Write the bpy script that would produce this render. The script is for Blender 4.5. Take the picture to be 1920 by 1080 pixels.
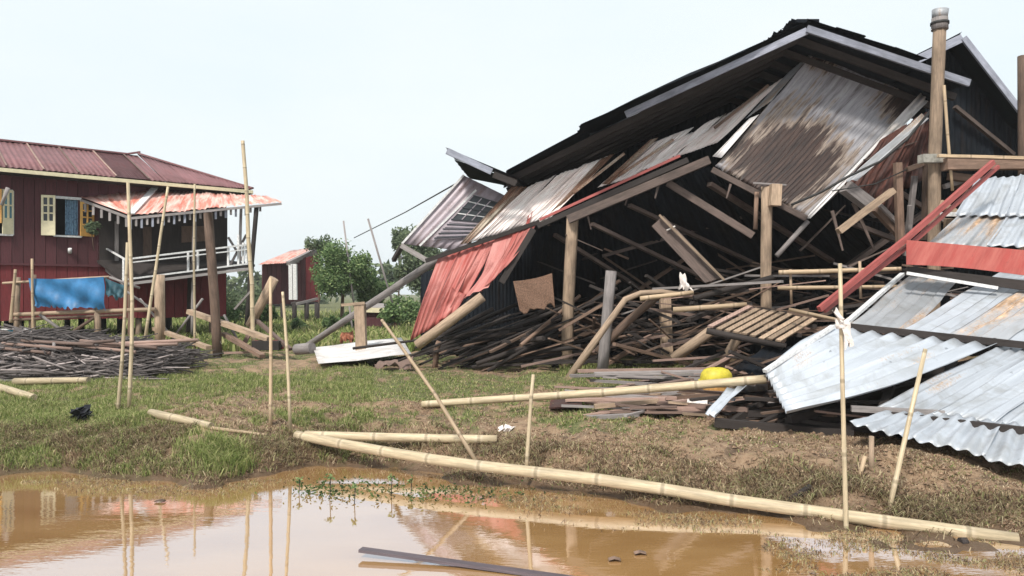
import bpy, math, random
import numpy as np
from mathutils import Vector
S = bpy.context.scene
for o in list(bpy.data.objects): bpy.data.objects.remove(o)
C = S.collection
random.seed(7); rng = np.random.default_rng(7)
R = math.radians

# ------------------------------------------------------------ camera, sky, sun, exposure
EYE, F, HOR = 1.8, 1400.0, 550.0       # eye height over the water, focal length and horizon row in photo pixels
cam = bpy.data.cameras.new('camera'); cam_o = bpy.data.objects.new('camera', cam); C.objects.link(cam_o)
cam_o.location = (0, 0, EYE); cam_o.rotation_euler = (R(90), 0, 0)
cam.sensor_width = 36; cam.lens = 36*F/1920; cam.shift_y = 10/1920; cam.clip_end = 3000; cam.clip_start = .05
S.camera = cam_o
w = bpy.data.worlds.new('World'); S.world = w; w.use_nodes = True
nt = w.node_tree; bg = nt.nodes['Background']
sky = nt.nodes.new('ShaderNodeTexSky'); sky.sky_type = 'NISHITA'; sky.sun_disc = False
SUN_EL, SUN_AZ = 48, 205               # azimuth of the sun, clockwise from +Y
sky.sun_elevation = R(SUN_EL); sky.sun_rotation = R(SUN_AZ); sky.dust_density = 6; sky.air_density = 1.5
mx = nt.nodes.new('ShaderNodeMix'); mx.data_type = 'RGBA'; mx.inputs[0].default_value = .9
nt.links.new(sky.outputs[0], mx.inputs[6]); cn = nt.nodes.new('ShaderNodeTexNoise'); cn.inputs['Scale'].default_value = 2.2; cn.inputs['Detail'].default_value = 5
ct = nt.nodes.new('ShaderNodeTexCoord'); cm = nt.nodes.new('ShaderNodeMapping'); cm.inputs['Scale'].default_value = (1, 1, 3)
nt.links.new(ct.outputs['Generated'], cm.inputs[0]); nt.links.new(cm.outputs[0], cn.inputs['Vector'])
cr = nt.nodes.new('ShaderNodeValToRGB'); nt.links.new(cn.outputs['Fac'], cr.inputs[0])
cr.color_ramp.elements[0].position = .3; cr.color_ramp.elements[0].color = (4.55, 5.05, 5.3, 1)
cr.color_ramp.elements[1].position = .7; cr.color_ramp.elements[1].color = (5.0, 5.3, 5.4, 1)
nt.links.new(cr.outputs[0], mx.inputs[7])
nt.links.new(mx.outputs[2], bg.inputs[0]); bg.inputs[1].default_value = .1
sl = bpy.data.lights.new('sun', 'SUN'); sl.energy = 2.2; sl.angle = R(8); sl.color = (1, .95, .87)
so = bpy.data.objects.new('sun', sl); C.objects.link(so)
dv = Vector((math.sin(R(SUN_AZ))*math.cos(R(SUN_EL)), math.cos(R(SUN_AZ))*math.cos(R(SUN_EL)), math.sin(R(SUN_EL))))
so.rotation_euler = dv.to_track_quat('Z', 'Y').to_euler(); so.location = (0, 0, 30)
S.view_settings.view_transform = 'Standard'; S.view_settings.look = 'None'
S.view_settings.exposure = 1.0; S.view_settings.gamma = 1; S.view_settings.use_curve_mapping = False

# ------------------------------------------------------------ helpers
def P(px, py, Y): return Vector(((px-960)/F*Y, Y, EYE+(HOR-py)/F*Y))
def tag(o, label=None, cat=None, group=None, kind=None):
    for k, v in (('label', label), ('category', cat), ('group', group), ('kind', kind)):
        if v: o[k] = v
    return o
def empty(name, loc, label, cat, group=None):
    o = bpy.data.objects.new(name, None); C.objects.link(o); o.location = loc; o.empty_display_size = .2
    bpy.context.view_layer.update()
    return tag(o, label, cat, group)
class MB:
    def __init__(s): s.v = []; s.f = []; s.uv = []; s.sm = []
    def add(s, v, f, uv, sm):
        n = len(s.v); s.v += [tuple(x) for x in v]; s.f += [tuple(i+n for i in q) for q in f]; s.uv += uv; s.sm += sm
    def mesh(s, name, mat, org):
        me = bpy.data.meshes.new(name); org = Vector(org)
        me.from_pydata([(a-org.x, b-org.y, c-org.z) for a, b, c in s.v], [], s.f)
        l = me.uv_layers.new(name='UVMap'); flat = [x for q in s.uv for p in q for x in p]
        l.data.foreach_set('uv', flat); me.polygons.foreach_set('use_smooth', s.sm)
        me.materials.append(mat); me.update(); return me
    def build(s, name, mat, parent=None, org=None):
        if org is None: org = parent_origin(parent) if parent else s.v[0]
        org = Vector(org)
        o = bpy.data.objects.new(name, s.mesh(name, mat, org)); C.objects.link(o)
        if parent: o.parent = parent; o.location = org-parent_origin(parent)
        else: o.location = org
        return o
def parent_origin(p):
    t = Vector((0, 0, 0))
    while p: t += p.location; p = p.parent
    return t
def tube(mb, pts, rx, ry=None, n=8, taper=1.0, jit=0.0, node=0, up=(0, 0, 1), cap=True):
    pts = [Vector(p) for p in pts]; ry = ry or rx; up = Vector(up)
    L = [0]
    for a, b in zip(pts, pts[1:]): L.append(L[-1]+(b-a).length)
    T = L[-1]
    if node:
        st = []; k = 0; off = random.random()*node; q = off
        st.append((0, 1))
        while q < T:
            if q > .02 and q < T-.02: st += [(q-.014, 1), (q, 1.06), (q+.014, 1)]
            q += node
        st.append((T, 1))
    else:
        m = max(1, len(pts)-1, int(T/.5) if jit else 1); off = 0
        ts = sorted(set([T*i/m for i in range(m+1)]+L)); st = [(t, 1) for t in ts]
    def at(t):
        for i in range(len(pts)-1):
            if t <= L[i+1]+1e-9:
                return pts[i].lerp(pts[i+1], (t-L[i])/max(1e-9, L[i+1]-L[i])), i
        return pts[-1], len(pts)-2
    v = []; f = []; uv = []; sm = []
    ph = math.pi/4 if n == 4 else 0; kk = math.sqrt(2) if n == 4 else 1
    for t, s in st:
        p, i = at(t)
        d = (pts[i+1]-pts[i]).normalized()
        if len(pts) > 2:
            a = at(max(0, t-.08))[0]; b = at(min(T, t+.08))[0]; d = (b-a).normalized()
        x = d.cross(up if abs((pts[-1]-pts[0]).normalized().dot(up)) < .8 else Vector((0, 1, 0)))
        x.normalize(); y = x.cross(d)
        g = s*(1+(taper-1)*t/T)
        for k in range(n):
            a = 2*math.pi*k/n+ph
            j = 1+random.uniform(-jit, jit)
            v.append(p+x*(math.cos(a)*rx*kk*g*j)+y*(math.sin(a)*ry*kk*g*j))
    per = 2*math.pi*(rx+ry)/2
    for i in range(len(st)-1):
        for k in range(n):
            k2 = (k+1) % n
            f.append((i*n+k, i*n+k2, (i+1)*n+k2, (i+1)*n+k))
            u0, u1 = per*k/n, per*(k+1)/n; v0, v1 = st[i][0]-off, st[i+1][0]-off
            uv.append([(u0, v0), (u1, v0), (u1, v1), (u0, v1)]); sm.append(n > 4)
    if cap:
        m = len(st)-1
        f.append(tuple(range(n-1, -1, -1))); uv.append([(.05*math.cos(k), .05*math.sin(k)) for k in range(n)]); sm.append(False)
        f.append(tuple(m*n+k for k in range(n))); uv.append([(.05*math.cos(k), .05*math.sin(k)) for k in range(n)]); sm.append(False)
    mb.add(v, f, uv, sm); return mb
def bar(name, pts, rx, mat, parent=None, ry=None, n=4, **k):
    return tube(MB(), pts, rx, ry, n=n, **k).build(name, mat, parent)
def poly(mb, pts, thick=(0, 0, 0)):
    """flat plate with thickness vector"""
    pts = [Vector(p) for p in pts]; t = Vector(thick); n = len(pts)
    v = pts+[p+t for p in pts]; f = [tuple(range(n)), tuple(range(2*n-1, n-1, -1))]
    e = (pts[1]-pts[0]).normalized(); nn = (pts[1]-pts[0]).cross(pts[2]-pts[0]).normalized(); e2 = nn.cross(e)
    U = [((p-pts[0]).dot(e), (p-pts[0]).dot(e2)) for p in v]
    for i in range(n):
        j = (i+1) % n; f.append((j, i, n+i, n+j))
    mb.add(v, f, [[U[i] for i in q] for q in f], [False]*len(f)); return mb
def plate(name, pts, th, mat, parent=None):
    pts = [Vector(p) for p in pts]
    nn = (pts[1]-pts[0]).cross(pts[2]-pts[0]).normalized()*th
    return poly(MB(), pts, nn).build(name, mat, parent)
def sheet(name, A, B, D, Cc, mat, parent=None, pitch=.1, amp=.014, nv=7, sag=0, wob=.012, rag=0.0, curl=0, bow=0):
    """corrugated sheet; ribs run A->D and B->C"""
    A, B, D, Cc = map(Vector, (A, B, D, Cc))
    w = ((B-A).length+(Cc-D).length)/2; h = ((D-A).length+(Cc-B).length)/2
    nr = max(2, round(w/pitch)); nu = nr*6; N = ((B-A).cross(D-A)+(Cc-B).cross(Cc-D)).normalized()
    if N.dot(Vector((0, 0, EYE))-A) < 0: N = -N
    s1, s2, s3 = (random.uniform(0, 6) for _ in range(3)); v = []; U = []
    rg = [random.uniform(-rag, rag) for _ in range(nu+1)]; rt = [random.uniform(-rag, rag) for _ in range(nu+1)]
    for i in range(1, nu+1):
        rg[i] = rg[i-1]*.8+rg[i]*.2 if i % 14 else rg[i]; rt[i] = rt[i-1]*.8+rt[i]*.2 if i % 14 else rt[i]
    for lay in (0, 1):
        for j in range(nv+1):
            for i in range(nu+1):
                u = i/nu; t = j/nv; tt = t+(rg[i]/h if j == nv else 0)-(rt[i]/h if j == 0 else 0)
                p = A.lerp(B, u).lerp(D.lerp(Cc, u), tt)
                off = amp*math.cos(2*math.pi*nr*u)+wob*.35*math.sin(s2+u*17+t*9)*math.sin(s1+t*13-u*8)*min(1, 3*h)+sag*math.sin(math.pi*t)+wob*math.sin(s1+u*5+t*3)*math.sin(s2+t*6-u*3)*min(1, 3*h)
                off += curl*t*t*t-lay*.004
                p = p+(Cc-D).normalized()*bow*math.sin(math.pi*t)*u
                v.append(p+N*off); U.append((u*w+s3, t*h+s3))
    f = []; uv = []; sm = []; n1 = (nu+1)*(nv+1)
    def q(a, b, c, d, s=True):
        f.append((a, b, c, d)); uv.append([U[a], U[b], U[c], U[d]]); sm.append(s)
    for j in range(nv):
        for i in range(nu):
            a = j*(nu+1)+i; b = a+1; c = b+nu+1; d = a+nu+1
            q(a, b, c, d); q(n1+d, n1+c, n1+b, n1+a)
    for i in range(nu):
        a = i; q(a+1, a, n1+a, n1+a+1, False); a = nv*(nu+1)+i; q(a, a+1, n1+a+1, n1+a, False)
    for j in range(nv):
        a = j*(nu+1); b = a+nu+1; q(a, b, n1+b, n1+a, False); a += nu; b += nu; q(b, a, n1+a, n1+b, False)
    mb = MB(); mb.add(v, f, uv, sm); return mb.build(name, mat, parent)
def sheets(name, A, B, D, Cc, n, mat, parent, gap=0.0, drop=.0, **k):
    """a slope laid in n sheets side by side, each its own part"""
    A, B, D, Cc = map(Vector, (A, B, D, Cc)); mats = mat if isinstance(mat, list) else [mat]
    N = (B-A).cross(D-A).normalized(); r = []
    for i in range(n):
        u0 = max(0, i/n-.012/n+gap/n); u1 = min(1, (i+1)/n+.03/n-gap/n); o = N*(.012*(i % 2)+random.uniform(0, drop))
        e = random.uniform(-drop, drop)*2
        a, b = A.lerp(B, u0), A.lerp(B, u1); d, c = D.lerp(Cc, u0), D.lerp(Cc, u1)
        dd = (d-a).normalized()*e
        r.append(sheet(name, a+o+dd, b+o+dd, d+o+dd, c+o+dd, random.choice(mats), parent, **k))
    return r

# ------------------------------------------------------------ materials
def newmat(name):
    m = bpy.data.materials.new(name); m.use_nodes = True; return m, m.node_tree, m.node_tree.nodes['Principled BSDF']
class NT:
    def __init__(s, t): s.t = t
    def n(s, typ, **k):
        x = s.t.nodes.new('ShaderNode'+typ)
        for a, b in k.items(): setattr(x, a, b)
        return x
    def l(s, a, b): s.t.links.new(a, b)
    def coord(s, kind, scale):
        tc = s.n('TexCoord'); mp = s.n('Mapping'); mp.inputs['Scale'].default_value = scale
        s.l(tc.outputs[kind], mp.inputs[0]); return mp.outputs[0]
    def noise(s, vec, scale=1, detail=4, rough=.6, dist=0):
        x = s.n('TexNoise'); x.inputs['Scale'].default_value = scale; x.inputs['Detail'].default_value = detail
        x.inputs['Roughness'].default_value = rough; x.inputs['Distortion'].default_value = dist
        if vec is not None: s.l(vec, x.inputs['Vector'])
        return x.outputs['Fac']
    def ramp(s, fac, stops):
        x = s.n('ValToRGB'); e = x.color_ramp.elements
        while len(e) < len(stops): e.new(.5)
        for el, (p, c) in zip(e, stops):
            el.position = p; el.color = (c, c, c, 1) if isinstance(c, (int, float)) else (*c, 1)
        s.l(fac, x.inputs[0]); return x.outputs[0]
    def mix(s, fac, a, b, mode='MIX'):
        x = s.n('Mix'); x.data_type = 'RGBA'; x.blend_type = mode
        for i, q in ((0, fac), (6, a), (7, b)):
            if isinstance(q, (int, float)): x.inputs[i].default_value = q if i == 0 else (q, q, q, 1)
            elif isinstance(q, tuple): x.inputs[i].default_value = (*q, 1)
            else: s.l(q, x.inputs[i])
        return x.outputs[2]
    def math(s, op, a, b=0):
        x = s.n('Math'); x.operation = op
        for i, q in ((0, a), (1, b)):
            if isinstance(q, (int, float)): x.inputs[i].default_value = q
            else: s.l(q, x.inputs[i])
        return x.outputs[0]
    def bump(s, h, bsdf, st=.3, dist=.01):
        x = s.n('Bump'); x.inputs['Strength'].default_value = st; x.inputs['Distance'].default_value = dist
        s.l(h, x.inputs['Height']); s.l(x.outputs[0], bsdf.inputs['Normal'])
    def objvar(s, col, lo=.75, hi=1.25):
        oi = s.n('ObjectInfo'); v = s.math('ADD', s.math('MULTIPLY', oi.outputs['Random'], hi-lo), lo)
        hs = s.n('HueSaturation'); s.l(v, hs.inputs['Value']); s.l(col, hs.inputs['Color']); return hs.outputs[0]
def mul(c, k): return tuple(min(1, x*k) for x in c)
def wood(name, c, rough=.85, k=1.0, node=0, var=(.75, 1.25), dirt=.4):
    m, t, b = newmat(name); s = NT(t)
    g = s.noise(s.coord('UV', (38, 2.6, 1)), 1, 6, .72); p = s.noise(s.coord('UV', (4, 1.3, 1)), 1.7, 4, .6)
    col = s.ramp(g, [(.25, mul(c, .45)), (.45, mul(c, .85)), (.62, mul(c, 1.15)), (.8, mul(c, 1.45))])
    col = s.mix(s.math('MULTIPLY', s.ramp(p, [(.45, 0.), (.7, 1.)]), dirt), col, mul(c, .35))
    if node:
        tc = s.n('TexCoord'); sp = s.n('SeparateXYZ'); s.l(tc.outputs['UV'], sp.inputs[0])
        fr = s.math('FRACT', s.math('ADD', s.math('DIVIDE', sp.outputs[1], node), 20.5)); d = s.math('ABSOLUTE', s.math('SUBTRACT', fr, .5))
        col = s.mix(s.ramp(d, [(.0, .55), (.02, .45), (.035, .0)]), col, mul(c, .3))
        col = s.mix(s.ramp(d, [(.03, .0), (.045, .25), (.09, .0)]), col, (min(1, c[0]*1.2), c[1]*1.25, c[2]*1.5))
    col = s.objvar(col, *var)
    s.l(col, b.inputs['Base Color']); b.inputs['Roughness'].default_value = rough
    s.bump(g, b, .5, .006); return m
def metal(name, c, rust=(.12, .045, .02), amt=.5, streak=1.0, met=.25, rough=.5, wear=None, seedoff=0, var=(.88, 1.12), stain=None):
    m, t, b = newmat(name); s = NT(t)
    a = s.noise(s.coord('UV', (9, .7*streak, 1)), 1.0, 6, .62); d = s.noise(s.coord('UV', (1.3, .55, 1)), .9, 4, .55)
    f = s.noise(s.coord('UV', (60, 40, 1)), 1, 3, .6)
    base = s.mix(s.ramp(a, [(.3, 0.), (.7, 1.)]), mul(c, .78), mul(c, 1.15))
    e2 = s.noise(s.coord('UV', (2.2, 1.6, 1)), 1.3, 6, .68, .6); base = s.mix(s.ramp(e2, [(.34, .75), (.52, 0.)]), base, tuple(x*y for x, y in zip(mul(c, .62), (1.05, 1, .92))))
    base = s.mix(s.ramp(s.noise(s.coord('UV', (11, 7, 1)), 1.4, 3, .5), [(.24, .8), (.3, 0.)]), base, mul(c, .35))
    if wear:
        base = s.mix(s.ramp(s.noise(s.coord('UV', (5, .9, 1)), 1.4, 5, .7), [(.42, 0.), (.6, 1.)]), base, wear)
    mask = s.math('ADD', s.math('MULTIPLY', a, .5), s.math('MULTIPLY', d, .6))
    mask = s.math('ADD', mask, s.math('MULTIPLY', s.math('SUBTRACT', f, .5), .25))
    th = .78-.42*amt
    mk = s.ramp(mask, [(max(0, th-.03), 0.), (min(1, th+.09), 1.)])
    rc = s.ramp(s.noise(s.coord('UV', (14, 3, 1)), 1.6, 5, .6), [(.3, mul(rust, .5)), (.5, rust), (.72, mul(rust, 2.1))])
    col = s.mix(mk, base, rc); col = s.objvar(col, *var)
    s.l(col, b.inputs['Base Color']); s.l(s.math('ADD', s.math('MULTIPLY', mk, .9-rough), rough), b.inputs['Roughness'])
    s.l(s.math('MULTIPLY', s.math('SUBTRACT', 1, mk), met), b.inputs['Metallic'])
    s.bump(f, b, .15, .004); return m
def plain(name, c, rough=.7, sc=12, var=.25, bump=.2, spec=.4, objv=None, c2=None, coord='Object'):
    m, t, b = newmat(name); s = NT(t)
    n = s.noise(s.coord(coord, (sc, sc, sc)), 1, 5, .6)
    col = s.ramp(n, [(.3, mul(c, 1-var)), (.5, c), (.7, c2 or mul(c, 1+var))])
    if objv: col = s.objvar(col, *objv)
    s.l(col, b.inputs['Base Color']); b.inputs['Roughness'].default_value = rough
    b.inputs['Specular IOR Level'].default_value = spec
    s.bump(n, b, bump, .01); return m
def leafmat(name, stops, trans=.35):
    m, t, b = newmat(name); s = NT(t)
    ge = s.n('NewGeometry'); col = s.ramp(ge.outputs['Random Per Island'], stops)
    s.l(col, b.inputs['Base Color']); b.inputs['Roughness'].default_value = .75; b.inputs['Specular IOR Level'].default_value = .2
    tr = s.n('BsdfTranslucent'); s.l(col, tr.inputs[0]); ms = s.n('MixShader'); ms.inputs[0].default_value = trans
    s.l(b.outputs[0], ms.inputs[1]); s.l(tr.outputs[0], ms.inputs[2]); s.l(ms.outputs[0], t.nodes['Material Output'].inputs[0]); return m
NODE = .56
m_bam = wood('bamboo', (.47, .38, .25), .55, node=NODE, var=(.8, 1.15), dirt=.45)
m_bam2 = wood('dry_bamboo', (.42, .31, .2), .65, node=NODE, var=(.75, 1.2), dirt=.5)
m_post = wood('pale_timber', (.36, .262, .185), dirt=.7, var=(.65, 1.25))
m_tim = wood('brown_timber', (.17, .11, .08), dirt=.65, var=(.55, 1.4))
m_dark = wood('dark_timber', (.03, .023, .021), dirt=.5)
m_old = wood('old_beam_timber', (.12, .088, .076), dirt=.7, var=(.7, 1.3))
m_grey = wood('grey_timber', (.26, .235, .23), dirt=.4)
m_barge = wood('painted_barge', (.25, .265, .32), dirt=.5)
m_pink = wood('pinkish_timber', (.26, .175, .145), dirt=.5, var=(.5, 1.5))
m_stick = wood('brushwood', (.21, .18, .175), dirt=.5, var=(.25, 2.4))
m_silver = metal('galvanised_iron', (.4, .43, .475), amt=.22, rust=(.3, .19, .1))
m_silver2 = metal('stained_galvanised_iron', (.36, .375, .4), amt=.48, rust=(.32, .21, .13))
m_white = metal('whitewashed_iron', (.62, .6, .6), amt=.2, rust=(.25, .15, .1), met=.1)
m_pinkm = metal('faded_pink_iron', (.8, .69, .66), amt=.2, rust=(.26, .13, .09), met=.03, wear=(.82, .78, .76))
m_rusty = metal('rusty_iron', (.5, .44, .36), amt=.8, rust=(.16, .085, .055), met=.05)
m_lilac = metal('weathered_lilac_iron', (.4, .35, .39), amt=.45, rust=(.2, .13, .125), met=.1)
m_red = metal('red_painted_iron', (.36, .078, .065), amt=.4, rust=(.17, .05, .045), met=.0, wear=(.4, .13, .11))
m_redroof = metal('maroon_roof_iron', (.185, .08, .085), amt=.3, rust=(.17, .07, .07), met=0, rough=.6)
m_porch = metal('sun_bleached_red_iron', (.6, .2, .15), amt=.06, rust=(.35, .12, .1), met=0, wear=(.7, .5, .44))
m_under = metal('shade_dark_iron', (.011, .014, .019), amt=.5, rust=(.012, .01, .01), met=0, rough=.85)  # near black: shade under the roofs and inside is put into this colour
m_maroon = wood('maroon_boards', (.08, .022, .027), dirt=.3, var=(.8, 1.2))
m_redb = wood('red_boards', (.17, .024, .028), dirt=.25, var=(.85, 1.15))
m_redtim = wood('red_painted_timber', (.3, .07, .062), .6, dirt=.25, var=(.9, 1.1))
m_cream = plain('cream_paint', (.62, .56, .38), .6, 8, .12)
m_whitep = plain('white_paint', (.6, .6, .6), .6, 20, .25)
m_orange = plain('orange_paint', (.6, .33, .09), .6, 8, .15)
m_glassd = plain('dark_glass', (.03, .035, .04), .15, 3, .2, 0)
m_amber = plain('amber_glass', (.4, .2, .03), .2, 3, .2, 0)
m_teal = plain('teal_glass', (.05, .16, .2), .2, 3, .2, 0)
m_curtain = plain('pale_blue_curtain', (.16, .26, .36), .9, 14, .6)
m_tarp = plain('blue_tarpaulin', (.03, .155, .34), .5, 4, .3, .5)
m_tarp2 = plain('dark_teal_tarpaulin', (.03, .09, .12), .6, 5, .5, .5)
m_blue = plain('blue_plastic', (.02, .3, .45), .35, 5, .1, 0)
m_black = plain('black_plastic', (.012, .012, .016), .4, 9, .2)
m_yel = plain('yellow_plastic', (.5, .42, .04), .5, 14, .25, .1)
m_oran = plain('tan_plastic', (.55, .3, .1), .5, 20, .3)
m_rag = plain('pale_rag', (.65, .6, .57), .9, 30, .2, .6)
m_ragr = plain('orange_rag', (.3, .12, .07), .9, 30, .3, .6)
m_weave = plain('woven_straw', (.13, .075, .05), .9, 45, .45, .8)
m_cable = plain('black_cable', (.02, .02, .02), .6)
m_conc = plain('concrete', (.28, .27, .24), .9, 14, .35, .5)
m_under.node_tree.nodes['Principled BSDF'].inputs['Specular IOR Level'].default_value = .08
m_stain, t_, b_ = newmat('rust_stained_iron'); s_ = NT(t_)
_tc = s_.n('TexCoord'); _uv = s_.coord('UV', (1, 1, 1))
_a = s_.noise(s_.coord('UV', (11, .55, 1)), 1, 7, .68); _d = s_.noise(s_.coord('UV', (1.3, .7, 1)), 1.0, 4, .6); _e = s_.noise(s_.coord('UV', (30, 1.6, 1)), 1, 4, .6)
_base = s_.ramp(_a, [(.33, (.1, .085, .09)), (.47, (.27, .265, .285)), (.6, (.4, .4, .43)), (.75, (.58, .58, .6))])
_tan = s_.ramp(_e, [(.35, (.12, .085, .07)), (.65, (.32, .265, .22))])
_br = s_.ramp(_e, [(.35, (.016, .011, .011)), (.65, (.06, .035, .028))])
_at = s_.n('Attribute'); _at.attribute_name = 'stain'
_k = s_.math('ADD', s_.math('ADD', _at.outputs['Fac'], .08), s_.math('MULTIPLY', s_.math('SUBTRACT', _a, .5), 2.0))
_k = s_.math('ADD', _k, s_.math('MULTIPLY', s_.math('SUBTRACT', _d, .5), 1.0))
_c = s_.mix(s_.ramp(_k, [(.28, 0.), (.45, 1.)]), _base, _tan); _c = s_.mix(s_.ramp(_k, [(.5, 0.), (.66, 1.)]), _c, _br)
s_.l(_c, b_.inputs['Base Color']); b_.inputs['Roughness'].default_value = .6; b_.inputs['Metallic'].default_value = .1; s_.bump(_e, b_, .2, .004)
m_wet = wood('waterlogged_timber', (.09, .07, .08), .5)

# ------------------------------------------------------------ ground and water
_SX = np.array([-40, -12, -5.24, -4.2, -2.9, -2.5, -2.06, -1.2, -.57, .65, 1.9, 2.56, 3.1, 3.4, 5, 40])
_SY = np.array([7.9, 7.8, 7.5, 7.35, 7.05, 7.2, 7.75, 7.6, 7.25, 6.65, 6.1, 5.75, 5.5, 5.35, 4.7, 4.5])
_T = rng.random((256, 256))
def vn(x, y, o=0):
    x = np.asarray(x, float)+o*17.3; y = np.asarray(y, float)+o*9.1
    i = np.floor(x).astype(int); j = np.floor(y).astype(int); a = x-i; b = y-j; a = a*a*(3-2*a); b = b*b*(3-2*b)
    i0, i1, j0, j1 = i % 256, (i+1) % 256, j % 256, (j+1) % 256
    return (_T[i0, j0]*(1-a)+_T[i1, j0]*a)*(1-b)+(_T[i0, j1]*(1-a)+_T[i1, j1]*a)*b
def shore(x): return np.interp(x, _SX, _SY)
def gz(x, y):
    x = np.asarray(x, float); y = np.asarray(y, float)
    d = y-shore(x)+(vn(x*1.7, y*1.7, 3)-.5)*.5+(vn(x*6, y*6, 4)-.5)*.15
    wr = np.clip((x-.5)/2.5, 0, 1); k = .38+.75*wr
    up = .3*(1-np.exp(-np.maximum(d, 0)/k)); dn = np.maximum(np.minimum(d, 0)*(.28-.16*wr), -.35)
    z = up+dn
    s = np.clip(d/.6+.15, 0, 1)
    near = np.clip((26-y)/12, 0, 1)
    z += s*near*((vn(x*1.1, y*1.1, 1)-.5)*.1+(vn(x*4, y*4, 2)-.5)*.1+(vn(x*12, y*12, 5)-.5)*.05*np.clip((13-y)/5, 0, 1))
    z += .2*np.exp(-((x-3.45)/.45)**2-((y-6.7)/.35)**2)-.12*np.clip((x-4.0)/.5, 0, 1)*np.clip((y-5.9)/.5, 0, 1)*np.clip((11-y)/2, 0, 1)+.08*np.exp(-((x-1.2)/1.6)**2-((y-7.4)/.35)**2)
    flat = np.clip((x-1.6)/.8, 0, 1)*np.clip((-d)/.1, 0, 1)*np.clip((y-3.6)/.8, 0, 1)
    z += flat*np.maximum(0, (vn(x*2.2, y*3.6, 7)-.22)*.07+(vn(x*9, y*9, 8)-.5)*.05-z*.45-.012)
    return z
def g1(x, y): return float(gz(x, y))
def G(px, py, dz=0):
    """the point where the line of sight of a photo pixel meets the ground"""
    Y = np.arange(3.5, 60, .02); X = (px-960)/F*Y; Z = EYE+(HOR-py)/F*Y
    h = np.maximum(gz(X, Y), 0); i = int(np.argmax(Z <= h))
    return Vector((X[i], Y[i], h[i]+dz))
ys = [-20, -12, -6, -2, 1, 2.5, 3.2]
y = 3.6
while y < 900: ys.append(y); y += .0085*y if y < 26 else .07*y
xs = list(np.arange(-9.5, 9.5, .05)); q = 9.5; st = .06
while q < 900: xs.append(q); xs.insert(0, -q-.01); q += st; st *= 1.16
xs = np.array(xs); ys = np.array(ys); XX, YY = np.meshgrid(xs, ys); ZZ = gz(XX, YY)
def greenness(x, y):
    px = 960+F*x/np.maximum(y, .1)
    g = np.clip((520-px)/420, 0, 1)*.9*np.clip((16-y)/3, .35, 1)
    g = np.maximum(g, .5*np.clip((y-9.3)/2.5, 0, 1)); g = np.maximum(g, .9*np.clip((y-24)/3, 0, 1))
    g = g+(vn(x*.9, y*.9, 11)-.5)*.75+(vn(x*3, y*3, 12)-.5)*.35
    g = g+.42*np.exp(-((y-9.5)/1.6)**2)*np.clip((px-450)/200, 0, 1)+(vn(x*9, y*9, 13)-.5)*.9
    g -= .3*np.clip((px-1000)/500, 0, 1)
    return np.clip(g, 0, 1)
me = bpy.data.meshes.new('ground'); nx, ny = len(xs), len(ys)
me.vertices.add(nx*ny); me.vertices.foreach_set('co', np.stack([XX, YY, ZZ], -1).astype(np.float32).ravel())
a = (np.arange(ny-1)[:, None]*nx+np.arange(nx-1)[None]).ravel()
quads = np.stack([a, a+1, a+nx+1, a+nx], -1).astype(np.int32)
me.loops.add(quads.size); me.loops.foreach_set('vertex_index', quads.ravel())
me.polygons.add(len(quads)); me.polygons.foreach_set('loop_start', np.arange(len(quads), dtype=np.int32)*4)
me.polygons.foreach_set('loop_total', np.full(len(quads), 4, np.int32)); me.polygons.foreach_set('use_smooth', np.ones(len(quads), bool))
at = me.attributes.new('green', 'FLOAT', 'POINT'); at.data.foreach_set('value', greenness(XX, YY).astype(np.float32).ravel())
at = me.attributes.new('wet', 'FLOAT', 'POINT'); at.data.foreach_set('value', np.clip(1.25-ZZ/.13, 0, 1).astype(np.float32).ravel())
me.update(calc_edges=True); me.validate()
m_ground, t, b = newmat('earth'); s = NT(t)
n1 = s.noise(s.coord('Object', (1, 1, 1)), 9, 6, .7); n2 = s.noise(s.coord('Object', (1, .6, 1)), 30, 5, .75); n3 = s.noise(s.coord('Object', (1, 1, 1)), 1.6, 4, .6)
earth = s.ramp(n1, [(.32, (.06, .037, .026)), (.45, (.15, .092, .06)), (.57, (.25, .165, .11)), (.72, (.4, .3, .21))])
earth = s.mix(s.ramp(n2, [(.4, 0.), (.62, .75)]), earth, (.28, .21, .14)); earth = s.mix(s.ramp(n2, [(.3, .6), (.42, 0.)]), earth, (.07, .055, .04))
grass = s.ramp(n2, [(.35, (.05, .06, .025)), (.55, (.13, .135, .055)), (.7, (.22, .2, .1))])
earth = s.mix(s.ramp(n3, [(.42, 0.), (.58, .55)]), earth, (.33, .225, .14)); n4 = s.noise(s.coord('Object', (1, 1.4, 1)), 2.6, 5, .7); earth = s.mix(s.ramp(n4, [(.36, .7), (.46, 0.)]), earth, (.06, .042, .03))
A = s.n('Attribute'); A.attribute_name = 'green'; W_ = s.n('Attribute'); W_.attribute_name = 'wet'
gm = s.ramp(s.math('ADD', A.outputs['Fac'], s.math('MULTIPLY', s.math('SUBTRACT', n1, .5), .9)), [(.3, 0.), (.6, 1.)])
col = s.mix(gm, earth, grass); col = s.mix(s.math('MULTIPLY', W_.outputs['Fac'], .85), col, (.085, .052, .03))
s.l(col, b.inputs['Base Color']); s.l(s.math('SUBTRACT', .95, s.math('MULTIPLY', W_.outputs['Fac'], .55)), b.inputs['Roughness'])
b.inputs['Specular IOR Level'].default_value = .3
hh = s.math('ADD', n1, s.math('MULTIPLY', n2, .7)); s.bump(hh, b, .8, .03)
me.materials.append(m_ground); go = bpy.data.objects.new('ground', me); C.objects.link(go); tag(go, kind='structure')

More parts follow.
